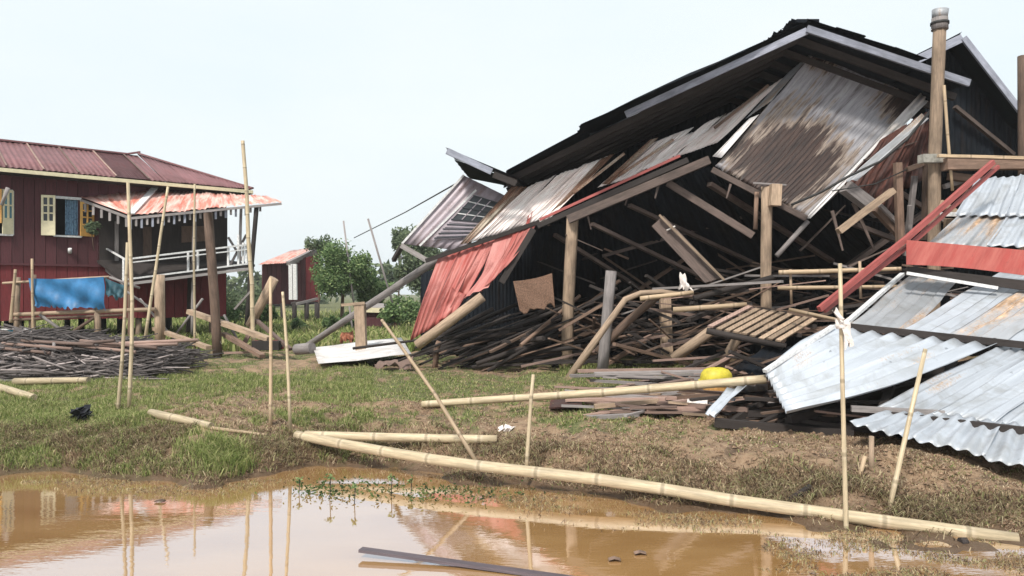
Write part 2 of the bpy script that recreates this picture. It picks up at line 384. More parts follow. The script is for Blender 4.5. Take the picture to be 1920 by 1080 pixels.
m_water, t, b = newmat('muddy_water'); s = NT(t)
n1 = s.noise(s.coord('Object', (.8, 1.8, 1)), 1.1, 3, .5); wv = s.noise(s.coord('Object', (1.2, 3.2, 1)), 2.2, 3, .5, .3)
wv2 = s.noise(s.coord('Object', (2, 8, 1)), 5, 2, .5)
mud = s.ramp(n1, [(.3, (.38, .205, .075)), (.6, (.48, .28, .115))])
df = s.n('BsdfDiffuse'); s.l(mud, df.inputs[0]); gl = s.n('BsdfGlossy'); gl.inputs['Roughness'].default_value = .015; gl.inputs[0].default_value = (.83, .86, .95, 1)
bp = s.n('Bump'); bp.inputs['Strength'].default_value = .035; bp.inputs['Distance'].default_value = .02
s.l(s.math('ADD', wv, s.math('MULTIPLY', wv2, .25)), bp.inputs['Height']); s.l(bp.outputs[0], gl.inputs['Normal'])
fr = s.n('Fresnel'); fr.inputs[0].default_value = 1.5; s.l(bp.outputs[0], fr.inputs['Normal'])
fac = s.ramp(fr.outputs[0], [(.06, .3), (.2, .6), (.45, .85)])
ms = s.n('MixShader'); s.l(fac, ms.inputs[0]); s.l(df.outputs[0], ms.inputs[1]); s.l(gl.outputs[0], ms.inputs[2])
s.l(ms.outputs[0], t.nodes['Material Output'].inputs[0])
mb = MB(); mb.add([(-60, -18, 0), (60, -18, 0), (60, 9.6, 0), (-60, 9.6, 0)], [(0, 1, 2, 3)], [[(0, 0), (1, 0), (1, 1), (0, 1)]], [False])
tag(mb.build('water', m_water, org=(0, 0, 0)), kind='structure')

# ------------------------------------------------------------ the red house on stilts at the left
W0 = Vector((-13.7, 20, 0)); WD = Vector((.763, .646, 0)).normalized(); WN = Vector((.646, -.763, 0)).normalized()
def Wp(s_, off, z): return W0+WD*s_+WN*off+Vector((0, 0, z))
def ws(px, off=0):
    k = (px-960)/F; b0 = W0+WN*off
    return (k*b0.y-b0.x)/(WD.x-WD.y*k)
def wz(px, py, off=0):
    s_ = ws(px, off); return EYE+(HOR-py)/F*(W0+WN*off+WD*s_).y
def Wpp(px, py, off=0): return Wp(ws(px, off), off, wz(px, py, off))
house = empty('stilt_house', Wp(2, 0, .3), 'maroon wooden stilt house with a low maroon metal roof and a sagging railed porch', 'house')
zb, zm, zt = 1.07, 2.59, 5.12; s1 = ws(425)
RDEP = -5.2; SL = -2.6
win = ((ws(-60), ws(24), wz(0, 440), wz(0, 357)), (ws(100), ws(152), wz(120, 443), wz(120, 371)))
bw = .26; k = 0; q = SL
while q < s1-.02:
    e = min(q+bw-.012, s1); o = .0
    cuts = [x for x in win if x[0] < (q+e)/2 < x[1]]
    segs = [(zm+.01, zt)] if not cuts else [(zm+.01, cuts[0][2]), (cuts[0][3], zt)]
    for z0, z1 in segs:
        plate('wall_board', [Wp(q, o, z0), Wp(e, o, z0), Wp(e, o, z1), Wp(q, o, z1)], -.03+random.uniform(-.008, .008), m_maroon, house)
    plate('wall_board', [Wp(q, .02, zb+random.uniform(-.03, .03)), Wp(e, .02, zb), Wp(e, .02, zm), Wp(q, .02, zm)], -.035+random.uniform(-.008, .008), m_redb, house)
    q += bw
for a_, b_, c_, d_ in (((SL, -5), (s1, -5), zb, zt), ((s1, -5), (s1, -.03), zb, zt), ((SL, -5), (SL, -.03), zb, zt)):
    plate('wall', [Wp(*a_, c_), Wp(*b_, c_), Wp(*b_, d_), Wp(*a_, d_)], .04, m_maroon, house)
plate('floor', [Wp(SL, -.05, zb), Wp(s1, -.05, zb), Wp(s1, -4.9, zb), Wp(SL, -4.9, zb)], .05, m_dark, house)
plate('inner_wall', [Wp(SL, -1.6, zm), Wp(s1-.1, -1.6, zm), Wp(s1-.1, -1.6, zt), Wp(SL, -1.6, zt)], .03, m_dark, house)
bar('cladding_rail', [Wp(SL, .05, zm), Wp(s1, .05, zm)], .025, m_maroon, house, ry=.03)
# roof
EO = .6; ze = 5.12; sE = ws(474, EO); zr = 6.3; RO = -2.5; sR = ws(258, RO); BO = 2*RO-EO
sts = [SL-.5]+[ws(p, EO) for p in (12, 82, 148, 218, 280)]+[sR]
sts = sorted(sts)
for a_, b_ in zip(sts, sts[1:]):
    n = max(1, round((b_-a_)/1.3))
    sheets('roof_sheet', Wp(a_, RO, zr), Wp(b_, RO, zr), Wp(a_, EO, ze), Wp(b_, EO, ze), n, m_redroof, house, pitch=.13, amp=.012, nv=3, wob=.01)
    bar('joint_strip', [Wp(a_, RO, zr+.035), Wp(a_, EO, ze+.035)], .022, m_pink, house, ry=.008)
nh = 4
for i in range(nh):
    a_ = sR+(sE-sR)*i/nh; b_ = sR+(sE-sR)*(i+1)/nh
    f0 = 1-i/nh; f1 = 1-(i+1)/nh
    sheet('roof_sheet', Wp(a_, EO+(RO-EO)*f0, ze+(zr-ze)*f0+.05), Wp(b_, EO+(RO-EO)*f1, ze+(zr-ze)*f1+.05), Wp(a_, EO, ze), Wp(b_, EO, ze), m_redroof, house, pitch=.13, amp=.01, nv=3)
plate('hip_slope', [Wp(sR, RO, zr+.05), Wp(sE, EO, ze), Wp(sE, BO, ze)], .02, m_redroof, house)
plate('rear_slope', [Wp(SL-.5, RO, zr), Wp(sR, RO, zr), Wp(sE, BO, ze), Wp(SL-.5, BO, ze)], .02, m_redroof, house)
bar('ridge_cap', [Wp(SL-.5, RO, zr+.03), Wp(ws(238, RO), RO, zr+.03), Wp(ws(262, RO), RO, zr+.14), Wp(sR, RO, zr+.13)], .09, m_redroof, house, ry=.025)
bar('hip_cap', [Wp(sR, RO, zr+.1), Wp(sE, EO, ze+.04)], .07, m_redroof, house, ry=.025)
bar('fascia', [Wp(SL-.5, EO+.02, ze-.09), Wp(sE, EO+.02, ze-.09)], .015, m_cream, house, ry=.05)
bar('fascia', [Wp(sE, EO, ze-.1), Wp(sE, BO, ze-.1)], .015, m_cream, house, ry=.05)
plate('soffit', [Wp(SL-.5, EO-.02, ze-.16), Wp(sE, EO-.02, ze-.16), Wp(sE, -.05, ze-.14), Wp(SL-.5, -.05, ze-.14)], .02, m_dark, house)
# stilts
for px in (-40, 35, 62, 185, 262, 300, 357, 400):
    for off in (-.15, -2.4, -4.7):
        s_ = ws(px); p = Wp(s_, off, 0)
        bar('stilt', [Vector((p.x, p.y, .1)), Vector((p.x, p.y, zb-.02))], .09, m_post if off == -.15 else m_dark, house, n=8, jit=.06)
# windows
def shutter(pxa, pxb, za, zb_, mat, glass, rows=3, lab=None, tilt=.12, off=.05):
    sa, sb = ws(pxa), ws(pxb); D = -.04
    sh = plate('shutter', [Wp(sa, off, za), Wp(sb, off+tilt, za), Wp(sb, off+tilt, za+(zb_-za)*.36), Wp(sa, off, za+(zb_-za)*.36)], .035, mat, house)
    if lab: sh['label'] = lab
    def q(u, v, e=0): return Wp(sa+(sb-sa)*u, off+tilt*u+e, za+(zb_-za)*v)
    for u0, u1 in ((0, .16), (.84, 1)): plate('stile', [q(u0, .36), q(u1, .36), q(u1, 1), q(u0, 1)], .035, mat, sh)
    plate('rail', [q(.16, .94), q(.84, .94), q(.84, 1), q(.16, 1)], .035, mat, sh)
    plate('pane', [q(.16, .36, -.005), q(.84, .36, -.005), q(.84, .94, -.005), q(.16, .94, -.005)], .008, glass, sh)
    bar('muntin', [q(.5, .36, .01), q(.5, .94, .01)], .02, mat, sh)
    for i in range(1, rows): bar('muntin', [q(.16, .36+.58*i/rows, .01), q(.84, .36+.58*i/rows, .01)], .018, mat, sh)
for (a_, b_, c_, d_) in win:
    wf = bar('window_frame', [Wp(a_, .02, d_), Wp(b_, .02, d_)], .03, m_whitep, house, ry=.035)
    bar('sill', [Wp(a_, .02, c_), Wp(b_, .02, c_)], .05, m_whitep, wf, ry=.025)
    for e in (a_, b_): bar('jamb', [Wp(e, .02, c_), Wp(e, .02, d_)], .02, m_whitep, wf)
za, zbb = win[1][2]+.0, win[1][3]+.03
shutter(77, 102, za, zbb, m_cream, m_glassd, 3, 'cream shutter with six dark panes')
shutter(176, 149, za+.02, zbb-.12, m_orange, m_glassd, 3, 'orange shutter with dark panes')
shutter(25, 4, win[0][2]+.02, win[0][3]+.02, m_cream, m_teal, 2, 'cream shutter with teal glass')
shutter(-36, 2, win[0][2]+.3, win[0][3]+.02, m_orange, m_amber, 2, 'amber glazed shutter')
cv = MB(); pts = []
n = 24
for i in range(n+1):
    u = i/n; s_ = win[1][0]+.3+(win[1][1]-win[1][0]-.32)*u; pts.append((s_, -.1+.035*math.sin(u*38)))
v = [Wp(s_, o, win[1][2]+.05) for s_, o in pts]+[Wp(s_, o, win[1][3]) for s_, o in pts]
cv.add(v, [(i, i+1, n+2+i, n+1+i) for i in range(n)], [[(0, 0)]*4]*n, [True]*n); cv.build('curtain', m_curtain, house)
bar('wall_lamp', [Wpp(131, 474, .03), Wpp(131, 466, .1)], .05, m_whitep, house, n=8)
# porch (sagging outwards)
YA, YB, YC = 20.9, 22.3, 23.4
pW = Wpp(152, 370, .05); pT = Wpp(290, 356, .05); pT2 = Wpp(402, 357, .05); pE = P(528, 377, 22.6); pC = P(245, 404, YA)
porch = house
sheets('porch_roof_sheet', pW, pT.lerp(pW, .02), pC.lerp(pW, .04), pC, 1, m_porch, porch, pitch=.13, amp=.01, nv=4)
sheets('porch_roof_sheet', pT, P(500, 367, 23.5), pC, pE, 6, m_porch, porch, pitch=.13, amp=.012, nv=5, wob=.03)
bar('porch_hip_cap', [pT+Vector((0, 0, .05)), pC+Vector((0, 0, .05))], .1, m_whitep, porch, ry=.015)
bar('porch_fascia', [pW-Vector((0, 0, .08)), pC-Vector((0, 0, .08))], .02, m_grey, porch, ry=.035)
bar('porch_fascia', [pC-Vector((0, 0, .08)), pE-Vector((0, 0, .08))], .02, m_grey, porch, ry=.035)
for i in range(26):
    a_ = (pC-Vector((0, 0, .12))).lerp(P(488, 384, 22.5), i/25)
    bar('valance_slat', [a_, a_-Vector((0, 0, .2 if i % 2 else .27))], .03, m_grey if i % 2 else m_barge, porch, ry=.012)
for i in range(6):
    a_ = (pW-Vector((0, 0, .14))).lerp(pC-Vector((0, 0, .12)), (i+.5)/6)
    bar('valance_slat', [a_, a_-Vector((0, 0, .24))], .035, m_grey, porch, ry=.012)
dk = [Wpp(182, 492, .05), Wpp(430, 492, .05), P(478, 500, 22.5), P(232, 530, YA)]
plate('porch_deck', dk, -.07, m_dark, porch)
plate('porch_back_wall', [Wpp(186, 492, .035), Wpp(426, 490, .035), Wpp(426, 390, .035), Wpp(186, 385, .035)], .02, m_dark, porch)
plate('notice_board', [Wpp(340, 455, .08), Wpp(386, 452, .08), Wpp(386, 424, .08), Wpp(340, 424, .08)], .03, m_tim, porch)
plate('porch_door', [Wpp(268, 492, .08), Wpp(284, 492, .08), Wpp(284, 425, .08), Wpp(268, 425, .08)], .03, m_tim, porch)
plate('porch_door', [Wpp(215, 492, .08), Wpp(222, 492, .08), Wpp(222, 415, .08), Wpp(215, 415, .08)], .03, m_grey, porch)
for (x0, y0, x1, y1, Ya, Yb, r, m) in (
    (238, 486, 478, 457, YA, 22.5, .03, m_whitep), (238, 493, 478, 466, YA, 22.5, .022, m_whitep), (236, 524, 476, 493, YA, 22.5, .03, m_whitep),
    (236, 533, 476, 503, YA, 22.5, .05, m_grey), (182, 456, 236, 487, 22, YA, .025, m_whitep), (183, 488, 234, 526, 22, YA, .03, m_whitep), (184, 494, 234, 533, 22, YA, .04, m_grey)):
    bar('porch_rail', [P(x0, y0, Ya), P(x1, y1, Yb)], r, m, porch, ry=r*.8)
for (x0, y0, y1, Y_) in ((183, 456, 492, 22), (232, 484, 526, YA+.03), (353, 474, 510, 21.8), (371, 472, 508, 21.9), (428, 465, 500, 22.2), (447, 440, 497, 22.4), (456, 455, 497, 22.42), (462, 455, 497, 22.45)):
    bar('baluster', [P(x0, y0, Y_), P(x0, y1, Y_)], .028, m_whitep, porch)
for (x0, y0, x1, y1, Y_, r, m) in ((481, 388, 462, 610, 22.4, .07, m_dark), (452, 390, 449, 495, 22.6, .045, m_grey), (243, 405, 243, 650, YA+.05, .05, m_tim), (365, 395, 361, 630, 21.9, .06, m_grey), (357, 515, 354, 632, 22.6, .08, m_dark)):
    bar('porch_post', [P(x0, y0, Y_), P(x1, y1, Y_)], r, m, porch, n=8, jit=.05)
for (x0, y0, x1, y1) in ((430, 500, 462, 440), (428, 445, 462, 500)):
    bar('porch_brace', [P(x0, y0, 22.8), P(x1, y1, 22.8)], .03, m_grey, porch)
# leaning poles and logs standing before the porch
def stick(name, pts, r, mat, label, cat, group=None, n=8, **k):
    o = tube(MB(), pts, r, n=n, **k).build(name, mat); return tag(o, label, cat, group)
def bamboo(pts, r, label, group=None, mat=None, taper=.8, name='bamboo_pole', cat='bamboo pole', n=10):
    q_ = [Vector(pts[0])]
    for u_, w_ in zip(pts, pts[1:]):
        u_, w_ = Vector(u_), Vector(w_); k_ = max(1, int((w_-u_).length/.9))
        q_ += [u_.lerp(w_, i/k_)+Vector([random.gauss(0, r*.28) if i < k_ else 0 for _ in range(3)]) for i in range(1, k_+1)]
    pts = q_
    return stick(name, pts, r, mat or m_bam, label, cat, group, n=n, node=NODE, taper=taper)
def gnd(px, py): p = G(px, py); return p-Vector((0, 0, .08))
gS = 'thin bamboo poles stuck upright in the ground'
stick('timber_post', [P(408, 668, 17.6), P(402, 560, 17.7), P(390, 400, 17.9)], .115, m_tim, 'thick rough brown post leaning in front of the porch rail', 'post', jit=.03)
stick('timber_post', [P(300, 645, 18.5), P(299, 515, 18.5)], .13, m_post, 'thick pale stump post standing below the porch deck', 'post', jit=.06)
a_ = gnd(478, 668); bamboo([a_, P(466, 460, a_.y), P(455, 264, a_.y)], .055, 'tallest bamboo pole, rising above the roof at the right end of the red house', gS)
a_ = P(365, 655, 17.5); bamboo([a_, P(365, 345, 17.6)], .03, 'upright bamboo pole crossing the middle of the bleached porch roof', gS)
bamboo([P(270, 650, 16.5), P(315, 350, 16.8)], .035, 'bamboo pole leaning right, its tip over the white porch hip', gS)
a_ = gnd(241, 770); bamboo([a_, P(249, 600, a_.y), P(240, 342, a_.y)], .025, 'taller of the two bamboo poles standing close together before the woodpile', gS)
a_ = gnd(220, 770); bamboo([a_, P(232, 640, a_.y), P(239, 455, a_.y+.1)], .024, 'shorter of the two bamboo poles standing close together before the woodpile', gS)
a_ = gnd(507, 800); bamboo([a_, P(508, 650, a_.y), P(507, 520, a_.y)], .021, 'left one of the bamboo pair standing on the grass in the middle', gS, m_bam2)
a_ = gnd(545, 812); bamboo([a_, P(540, 680, a_.y), P(530, 547, a_.y)], .02, 'slightly leaning right one of the bamboo pair on the grass in the middle', gS)
bamboo([P(63, 640, 18), P(60, 485, 18)], .035, 'thin grey bamboo stake rising beside the left end of the blue tarpaulin', gS, m_bam2)
bamboo([P(20, 605, 18), P(29, 505, 18)], .04, 'bamboo stake left of the blue tarpaulin against the red wall', gS, m_bam2)
a_ = gnd(94, 712); stick('stake', [a_, P(102, 642, a_.y)], .028, m_grey, 'short grey stake in front of the woodpile', 'stake', jit=.1)
bamboo([P(15, 352, 19), P(3, 385, 19)], .05, 'pale stub of pole tip in front of the leftmost shutter', None, m_grey)
# timbers by the porch
for x0, y0, x1, y1, Ya, Yb, r, m, lab in (
    (355, 584, 505, 636, 18.2, 17.2, .09, m_post, 'pale beam lying aslant behind the thick leaning post'),
    (290, 616, 392, 652, 19, 17, .07, m_post, 'pale plank sloping to the grass right of the stump post'),
    (420, 626, 492, 668, 18, 16.6, .07, m_tim, 'brown plank sloping down right of the thick leaning post'),
    (468, 612, 514, 522, 18.5, 18.2, .12, m_post, 'pale log propped up right of the tall bamboo pole'),
    (420, 662, 480, 660, 17.5, 17.5, .04, m_pink, 'thin pinkish batten on the grass by the leaning post'),
    (480, 600, 545, 655, 18, 17, .05, m_pink, 'pinkish board sloping towards the grass by the bamboo pair'),
    (455, 650, 480, 600, 18, 18, .05, m_pink, 'short pinkish board leaning up to the propped log'),
    (440, 580, 476, 540, 19.5, 19.5, .04, m_grey, 'thin grey stick leaning behind the tall bamboo pole')):
    tag(tube(MB(), [P(x0, y0, Ya), P(x1, y1, Yb)], r, r*.6, n=4 if r < .1 else 8, jit=.04).build('plank' if r < .1 else 'log', m), lab, 'plank' if r < .1 else 'log')
t = empty('wooden_box', P(505, 650, 17.4), 'low dark box with red rim on the grass behind the bamboo pair', 'box')
for a_, b_ in (((478, 640), (532, 640)), ((478, 652), (532, 652))): bar('rim', [P(*a_, 17.3), P(*b_, 17.3)], .03, m_redtim, t)
plate('front', [P(480, 655, 17.35), P(530, 655, 17.35), P(530, 638, 17.35), P(480, 638, 17.35)], .3, m_dark, t)
for x0, y0, x1, y1, Ya, lab in ((262, 560, 330, 640, 18.8, 'thin grey prop leaning left of the stump post'), (320, 640, 380, 560, 19, 'thin grey prop leaning between the stump post and the thick post'), (420, 590, 455, 655, 18.2, 'thin grey prop right of the thick leaning post'), (235, 545, 300, 590, 18.6, 'thin grey stick slanting from the torn teal sheet')):
    stick('prop', [P(x0, y0, Ya), P(x1, y1, Ya)], .03, m_grey, lab, 'prop', jit=.08)
# rail rack with blue tarpaulin
rack = empty('bamboo_rack', P(100, 640, 18.2), 'rack of rough poles in front of the red wall carrying the blue tarpaulin', 'rack')
for x0, y0, x1, y1, r, m in ((5, 531, 205, 519, .03, m_post), (20, 590, 292, 580, .05, m_post), (20, 600, 230, 590, .035, m_tim), (30, 640, 34, 520, .06, m_post), (62, 650, 64, 515, .05, m_tim), (185, 640, 182, 575, .07, m_post), (205, 520, 262, 540, .03, m_grey), (75, 590, 130, 630, .04, m_grey), (125, 630, 185, 590, .04, m_tim)):
    bar('pole', [P(x0, y0, 18.2), P(x1, y1, 18.3)], r, m, rack, n=8, jit=.08)
def cloth(name, A_, B_, D_, C_, nu, nv, mat, amp=.04, rag=.05, th=.006, parent=None, seed=1):
    A_, B_, D_, C_ = map(Vector, (A_, B_, D_, C_)); N = (B_-A_).cross(D_-A_).normalized(); v = []; r_ = random.Random(seed)
    rg = [r_.uniform(-rag, rag) for _ in range(nu+1)]
    for lay in (0, 1):
        for j in range(nv+1):
            for i in range(nu+1):
                u = i/nu; t_ = j/nv; p = A_.lerp(B_, u).lerp(D_.lerp(C_, u), t_+(rg[i] if j == nv else 0))
                v.append(p+N*(amp*(math.sin(u*23+seed+t_*3)*.6+math.sin(u*9-t_*7+seed))*(.3+t_)+lay*th)-Vector((0, 0, .03*math.sin(u*math.pi)*(1-t_))))
    f = []; m1 = (nu+1)*(nv+1)
    for j in range(nv):
        for i in range(nu):
            a0 = j*(nu+1)+i; q_ = (a0, a0+1, a0+nu+2, a0+nu+1); f.append(q_); f.append(tuple(m1+x for x in reversed(q_)))
    mb = MB(); mb.add(v, f, [[(0, 0)]*4]*len(f), [True]*len(f)); return mb.build(name, mat, parent)
tag(cloth('tarpaulin', P(52, 522, 18.05), P(195, 519, 18.05), P(66, 575, 18.1), P(196, 580, 18.1), 40, 10, m_tarp, .05, .06), 'bright blue tarpaulin hanging over the rack before the red wall', 'tarpaulin')
tag(cloth('tarpaulin', P(197, 520, 18.12), P(236, 535, 18.2), P(200, 558, 18.15), P(232, 560, 18.2), 12, 8, m_tarp2, .05, .2, seed=4), 'dark torn teal sheet hanging at the right end of the blue tarpaulin', 'tarpaulin')
def bucket(px, py, Y_, r, h, label):
    c = P(px, py, Y_); t_ = empty('bucket', c, label, 'bucket')
    tube(MB(), [c, c+Vector((0, 0, h))], r*.85, n=16, taper=1.15).build('body', m_blue, t_)
    tube(MB(), [c+Vector((0, 0, h)), c+Vector((0, 0, h+.03))], r*1.05, n=16).build('rim', m_whitep, t_)
bucket(50, 640, 19.6, .13, .3, 'teal blue bucket under the red house between two stilts')
bucket(12, 640, 19.8, .2, .3, 'teal blue tub under the red house at the left edge')

# ------------------------------------------------------------ small red house, shed and things far behind
sh = empty('stilt_hut', P(540, 600, 37), 'small maroon hut on stilts with faded red roof, left of the round tree', 'hut')
Yh = 37
def Hq(name, pts, m, th=.04): return plate(name, [P(*p) for p in pts], th, m, sh)
for i in range(6):
    x0 = 491+9*i; Hq('wall_board', [(x0, 570, Yh+.25*i), (x0+8.4, 570, Yh+.25*(i+1)), (x0+8.4, 494, Yh+.25*(i+1)), (x0, 495, Yh+.25*i)], m_maroon)
for i in range(6):
    x0 = 546+9*i; Hq('wall_board', [(x0, 566, Yh+1.5+.2*i), (x0+8.4, 565, Yh+1.7+.2*i), (x0+8.4, 486-i*2, Yh+1.7+.2*i), (x0, 490-i*2, Yh+1.5+.2*i)], m_redb if i > 2 else m_maroon)
A_, B_ = P(484, 496, Yh-.5), P(545, 492, Yh+1); D_, E_ = P(545, 470, Yh+4.5), P(606, 461, Yh+4.5)
sheets('roof_sheet', D_, E_, A_, B_, 5, m_porch, sh, pitch=.15, amp=.015, nv=3)
Hq('gable_roof', [(545, 492, Yh+1), (606, 461, Yh+4.5), (606, 478, Yh+4.5), (548, 496, Yh+1)], m_grey)
bar('barge_board', [P(540, 494, Yh+.8), P(606, 462, Yh+4.2)], .12, m_grey, sh, ry=.1)
plate('rear_wall', [P(498, 565, Yh+6), P(598, 565, Yh+6), P(598, 480, Yh+6), P(498, 490, Yh+6)], .05, m_maroon, sh)
plate('floor', [P(491, 572, Yh), P(545, 570, Yh+1.5), P(600, 566, Yh+2.9), P(590, 566, Yh+6), P(500, 566, Yh+6)], .1, m_dark, sh)
for x0, y0 in ((545, 495), (553, 495)): bar('corner_post', [P(x0, y0, Yh+.9), P(x0+1, 562, Yh+.9)], .09, m_whitep, sh)
for x0 in (495, 512, 530, 552, 575, 594): bar('stilt', [P(x0, 568, Yh+1), P(x0, 612, Yh+1)], .12, m_dark, sh, n=8)
bar('brace', [P(556, 570, Yh+.5), P(595, 560, Yh+1.5)], .06, m_grey, sh)
sd = empty('shed', P(715, 612, 29), 'low maroon shed with a flat cream roof edge behind the stump post', 'shed')
plate('wall', [P(684, 612, 29), P(745, 612, 29), P(745, 585, 29), P(684, 585, 29)], -.8, m_maroon, sd)
bar('roof_edge', [P(680, 581, 28.9), P(752, 583, 28.9)], .06, m_cream, sd, ry=.09)
plate('roof', [P(680, 578, 28.9), P(752, 580, 28.9), P(748, 572, 31), P(690, 570, 31)], .05, m_grey, sd)
plate('door', [P(715, 612, 28.97), P(735, 612, 28.97), P(735, 588, 28.97), P(715, 588, 28.97)], .03, m_dark, sd)

# ------------------------------------------------------------ the collapsed house
ch = empty('collapsed_house', P(1400, 690, 15), 'large collapsed stilt house with dark roof, rusty iron gable sheets and torn red side', 'house')
rF = [P(1515, 44, 13.2), P(1095, 232, 13.8), P(950, 318, 14.2)]
D5 = Vector((0, 4.9, 0))
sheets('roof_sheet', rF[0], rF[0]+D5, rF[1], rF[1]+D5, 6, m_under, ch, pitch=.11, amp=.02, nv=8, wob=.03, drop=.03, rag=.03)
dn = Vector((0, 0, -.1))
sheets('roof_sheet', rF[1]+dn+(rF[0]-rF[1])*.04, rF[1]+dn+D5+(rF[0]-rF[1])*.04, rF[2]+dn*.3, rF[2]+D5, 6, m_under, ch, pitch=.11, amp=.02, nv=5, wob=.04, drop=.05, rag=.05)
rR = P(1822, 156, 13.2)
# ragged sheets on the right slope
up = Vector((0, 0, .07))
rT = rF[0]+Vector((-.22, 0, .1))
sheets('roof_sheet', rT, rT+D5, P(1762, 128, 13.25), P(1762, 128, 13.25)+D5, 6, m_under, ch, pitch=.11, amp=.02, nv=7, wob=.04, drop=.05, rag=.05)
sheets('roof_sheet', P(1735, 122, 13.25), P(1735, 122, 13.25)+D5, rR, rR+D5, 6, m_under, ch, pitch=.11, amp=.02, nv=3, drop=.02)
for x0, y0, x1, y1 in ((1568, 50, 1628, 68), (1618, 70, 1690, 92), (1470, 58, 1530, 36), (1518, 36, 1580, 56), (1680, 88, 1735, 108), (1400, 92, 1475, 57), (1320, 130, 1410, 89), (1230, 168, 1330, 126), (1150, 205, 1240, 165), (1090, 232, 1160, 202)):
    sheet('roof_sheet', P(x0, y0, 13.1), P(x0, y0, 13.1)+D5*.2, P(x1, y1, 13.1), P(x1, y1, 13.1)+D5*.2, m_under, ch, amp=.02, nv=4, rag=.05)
bar('ridge_cap', [rF[0]+Vector((0, .0, .05)), rF[0]+D5+Vector((0, 0, .04))], .2, m_under, ch, ry=.03)
fr_ = Vector((0, -.08, 0))
bar('barge_board', [P(1513, 58, 13.1), P(1173, 215, 13.6)], .025, m_barge, ch, ry=.06)
bar('barge_board', [P(1513, 54, 13.05), P(1818, 156, 13.05)], .025, m_barge, ch, ry=.062)
for i in range(7):  # rafters under the overhang
    y0 = .5+i*.7; bar('rafter', [rF[0]+Vector((0, y0, -.12)), rF[2]+Vector((0, y0, -.14))], .04, m_dark, ch, ry=.06)
    bar('rafter', [rF[0]+Vector((0, y0, -.12)), rR+Vector((0, y0, -.12))], .04, m_dark, ch, ry=.06)
# broken wing at the left end of the roof
wA, wB, wC, wD = P(836, 277, 14.2), P(975, 335, 14.2), P(1010, 360, 16.8), P(880, 335, 16.8)
sheets('roof_sheet', wA, wD, wB, wC, 3, m_under, ch, pitch=.11, amp=.018, nv=5, rag=.03)
bar('barge_board', [P(838, 283, 14.1), P(922, 322, 14.1)], .025, m_barge, ch, ry=.06)
bar('barge_board', [P(925, 327, 14.15), P(968, 344, 14.15)], .025, m_dark, ch, ry=.06)
# rear wall closing the dark inside
def rz(x):
    a0, a1, a2 = rF[2], rF[0], rR
    if x < a0.x: return 1.5+(x+2.2)/(a0.x+2.2)*(a0.z-1.6-.1)
    if x < a1.x: return a0.z+(a1.z-a0.z)*(x-a0.x)/(a1.x-a0.x)+.25
    return a1.z+(a2.z-a1.z)*(x-a1.x)/(a2.x-a1.x)+.3
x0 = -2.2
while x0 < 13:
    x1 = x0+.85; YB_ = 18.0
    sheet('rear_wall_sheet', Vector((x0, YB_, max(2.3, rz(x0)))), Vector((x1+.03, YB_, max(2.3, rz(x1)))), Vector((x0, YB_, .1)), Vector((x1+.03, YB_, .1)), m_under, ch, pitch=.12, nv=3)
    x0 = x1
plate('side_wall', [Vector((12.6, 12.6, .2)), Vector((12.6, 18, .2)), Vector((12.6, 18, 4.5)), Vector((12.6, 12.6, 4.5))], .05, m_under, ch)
# slumped inner ceiling
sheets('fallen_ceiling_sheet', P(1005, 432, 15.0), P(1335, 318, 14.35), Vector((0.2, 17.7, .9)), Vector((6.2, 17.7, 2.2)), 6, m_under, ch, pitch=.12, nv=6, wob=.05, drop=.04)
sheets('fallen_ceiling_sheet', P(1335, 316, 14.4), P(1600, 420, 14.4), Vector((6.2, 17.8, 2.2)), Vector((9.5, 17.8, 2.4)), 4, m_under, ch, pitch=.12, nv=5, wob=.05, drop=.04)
# wall sheets
o_ = sheet('gable_sheet', P(1528, 88, 14.5), P(1738, 178, 14.5), P(1340, 312, 13.75), P(1516, 412, 13.4), m_stain, ch, pitch=.085, amp=.013, nv=26, wob=.03, rag=.03, sag=.05)
o_['label'] = 'big tilted gable sheet streaked silver and rust brown'
me = o_.data; n = len(me.vertices)//2; w_ = n//27; st = np.zeros(len(me.vertices), np.float32)
for k in range(len(me.vertices)):
    i = (k % n) % w_; j = (k % n)//w_; u = i/(w_-1); t_ = j/26
    blob = max(0, 1-math.hypot((u-.46)/.62, (t_-.8)/.5))*1.05
    top = max(0, 1-math.hypot((u-.88)/.36, (t_-.05)/.28))*.9
    tan_ = .42*max(0, 1-math.hypot((u-.22)/.34, (t_-.5)/.5))
    left = .35*max(0, 1-abs(u-.12)/.25)*(t_ > .5)
    pk = max(0, 1-math.hypot((u-.12)/.2, (t_-.02)/.22))*.6
    st[k] = max(blob*1.25, top, tan_, left, pk)+.02
at = me.attributes.new('stain', 'FLOAT', 'POINT'); at.data.foreach_set('value', st)
sheet('gable_sheet', P(1728, 172, 14.3), P(1740, 190, 14.3), P(1508, 406, 13.3), P(1518, 410, 13.3), m_white, ch, pitch=.1, nv=5)
sheet('gable_sheet', P(1478, 136, 14.45), P(1530, 92, 14.45), P(1395, 225, 14.2), P(1445, 190, 14.2), m_silver2, ch, pitch=.085, nv=6)
sheet('gable_sheet', P(1405, 222, 13.9), P(1424, 214, 13.9), P(1336, 293, 13.7), P(1352, 296, 13.7), m_white, ch, pitch=.1, nv=5, amp=.006)
sheet('gable_sheet', P(1352, 222, 14.5), P(1475, 140, 14.5), P(1262, 296, 14.2), P(1345, 268, 14.2), m_pinkm, ch, pitch=.09, nv=8, wob=.04)
sheet('gable_sheet', P(1290, 250, 14.55), P(1362, 212, 14.6), P(1188, 330, 14.25), P(1270, 292, 14.2), m_pinkm, ch, pitch=.09, nv=8, wob=.04)
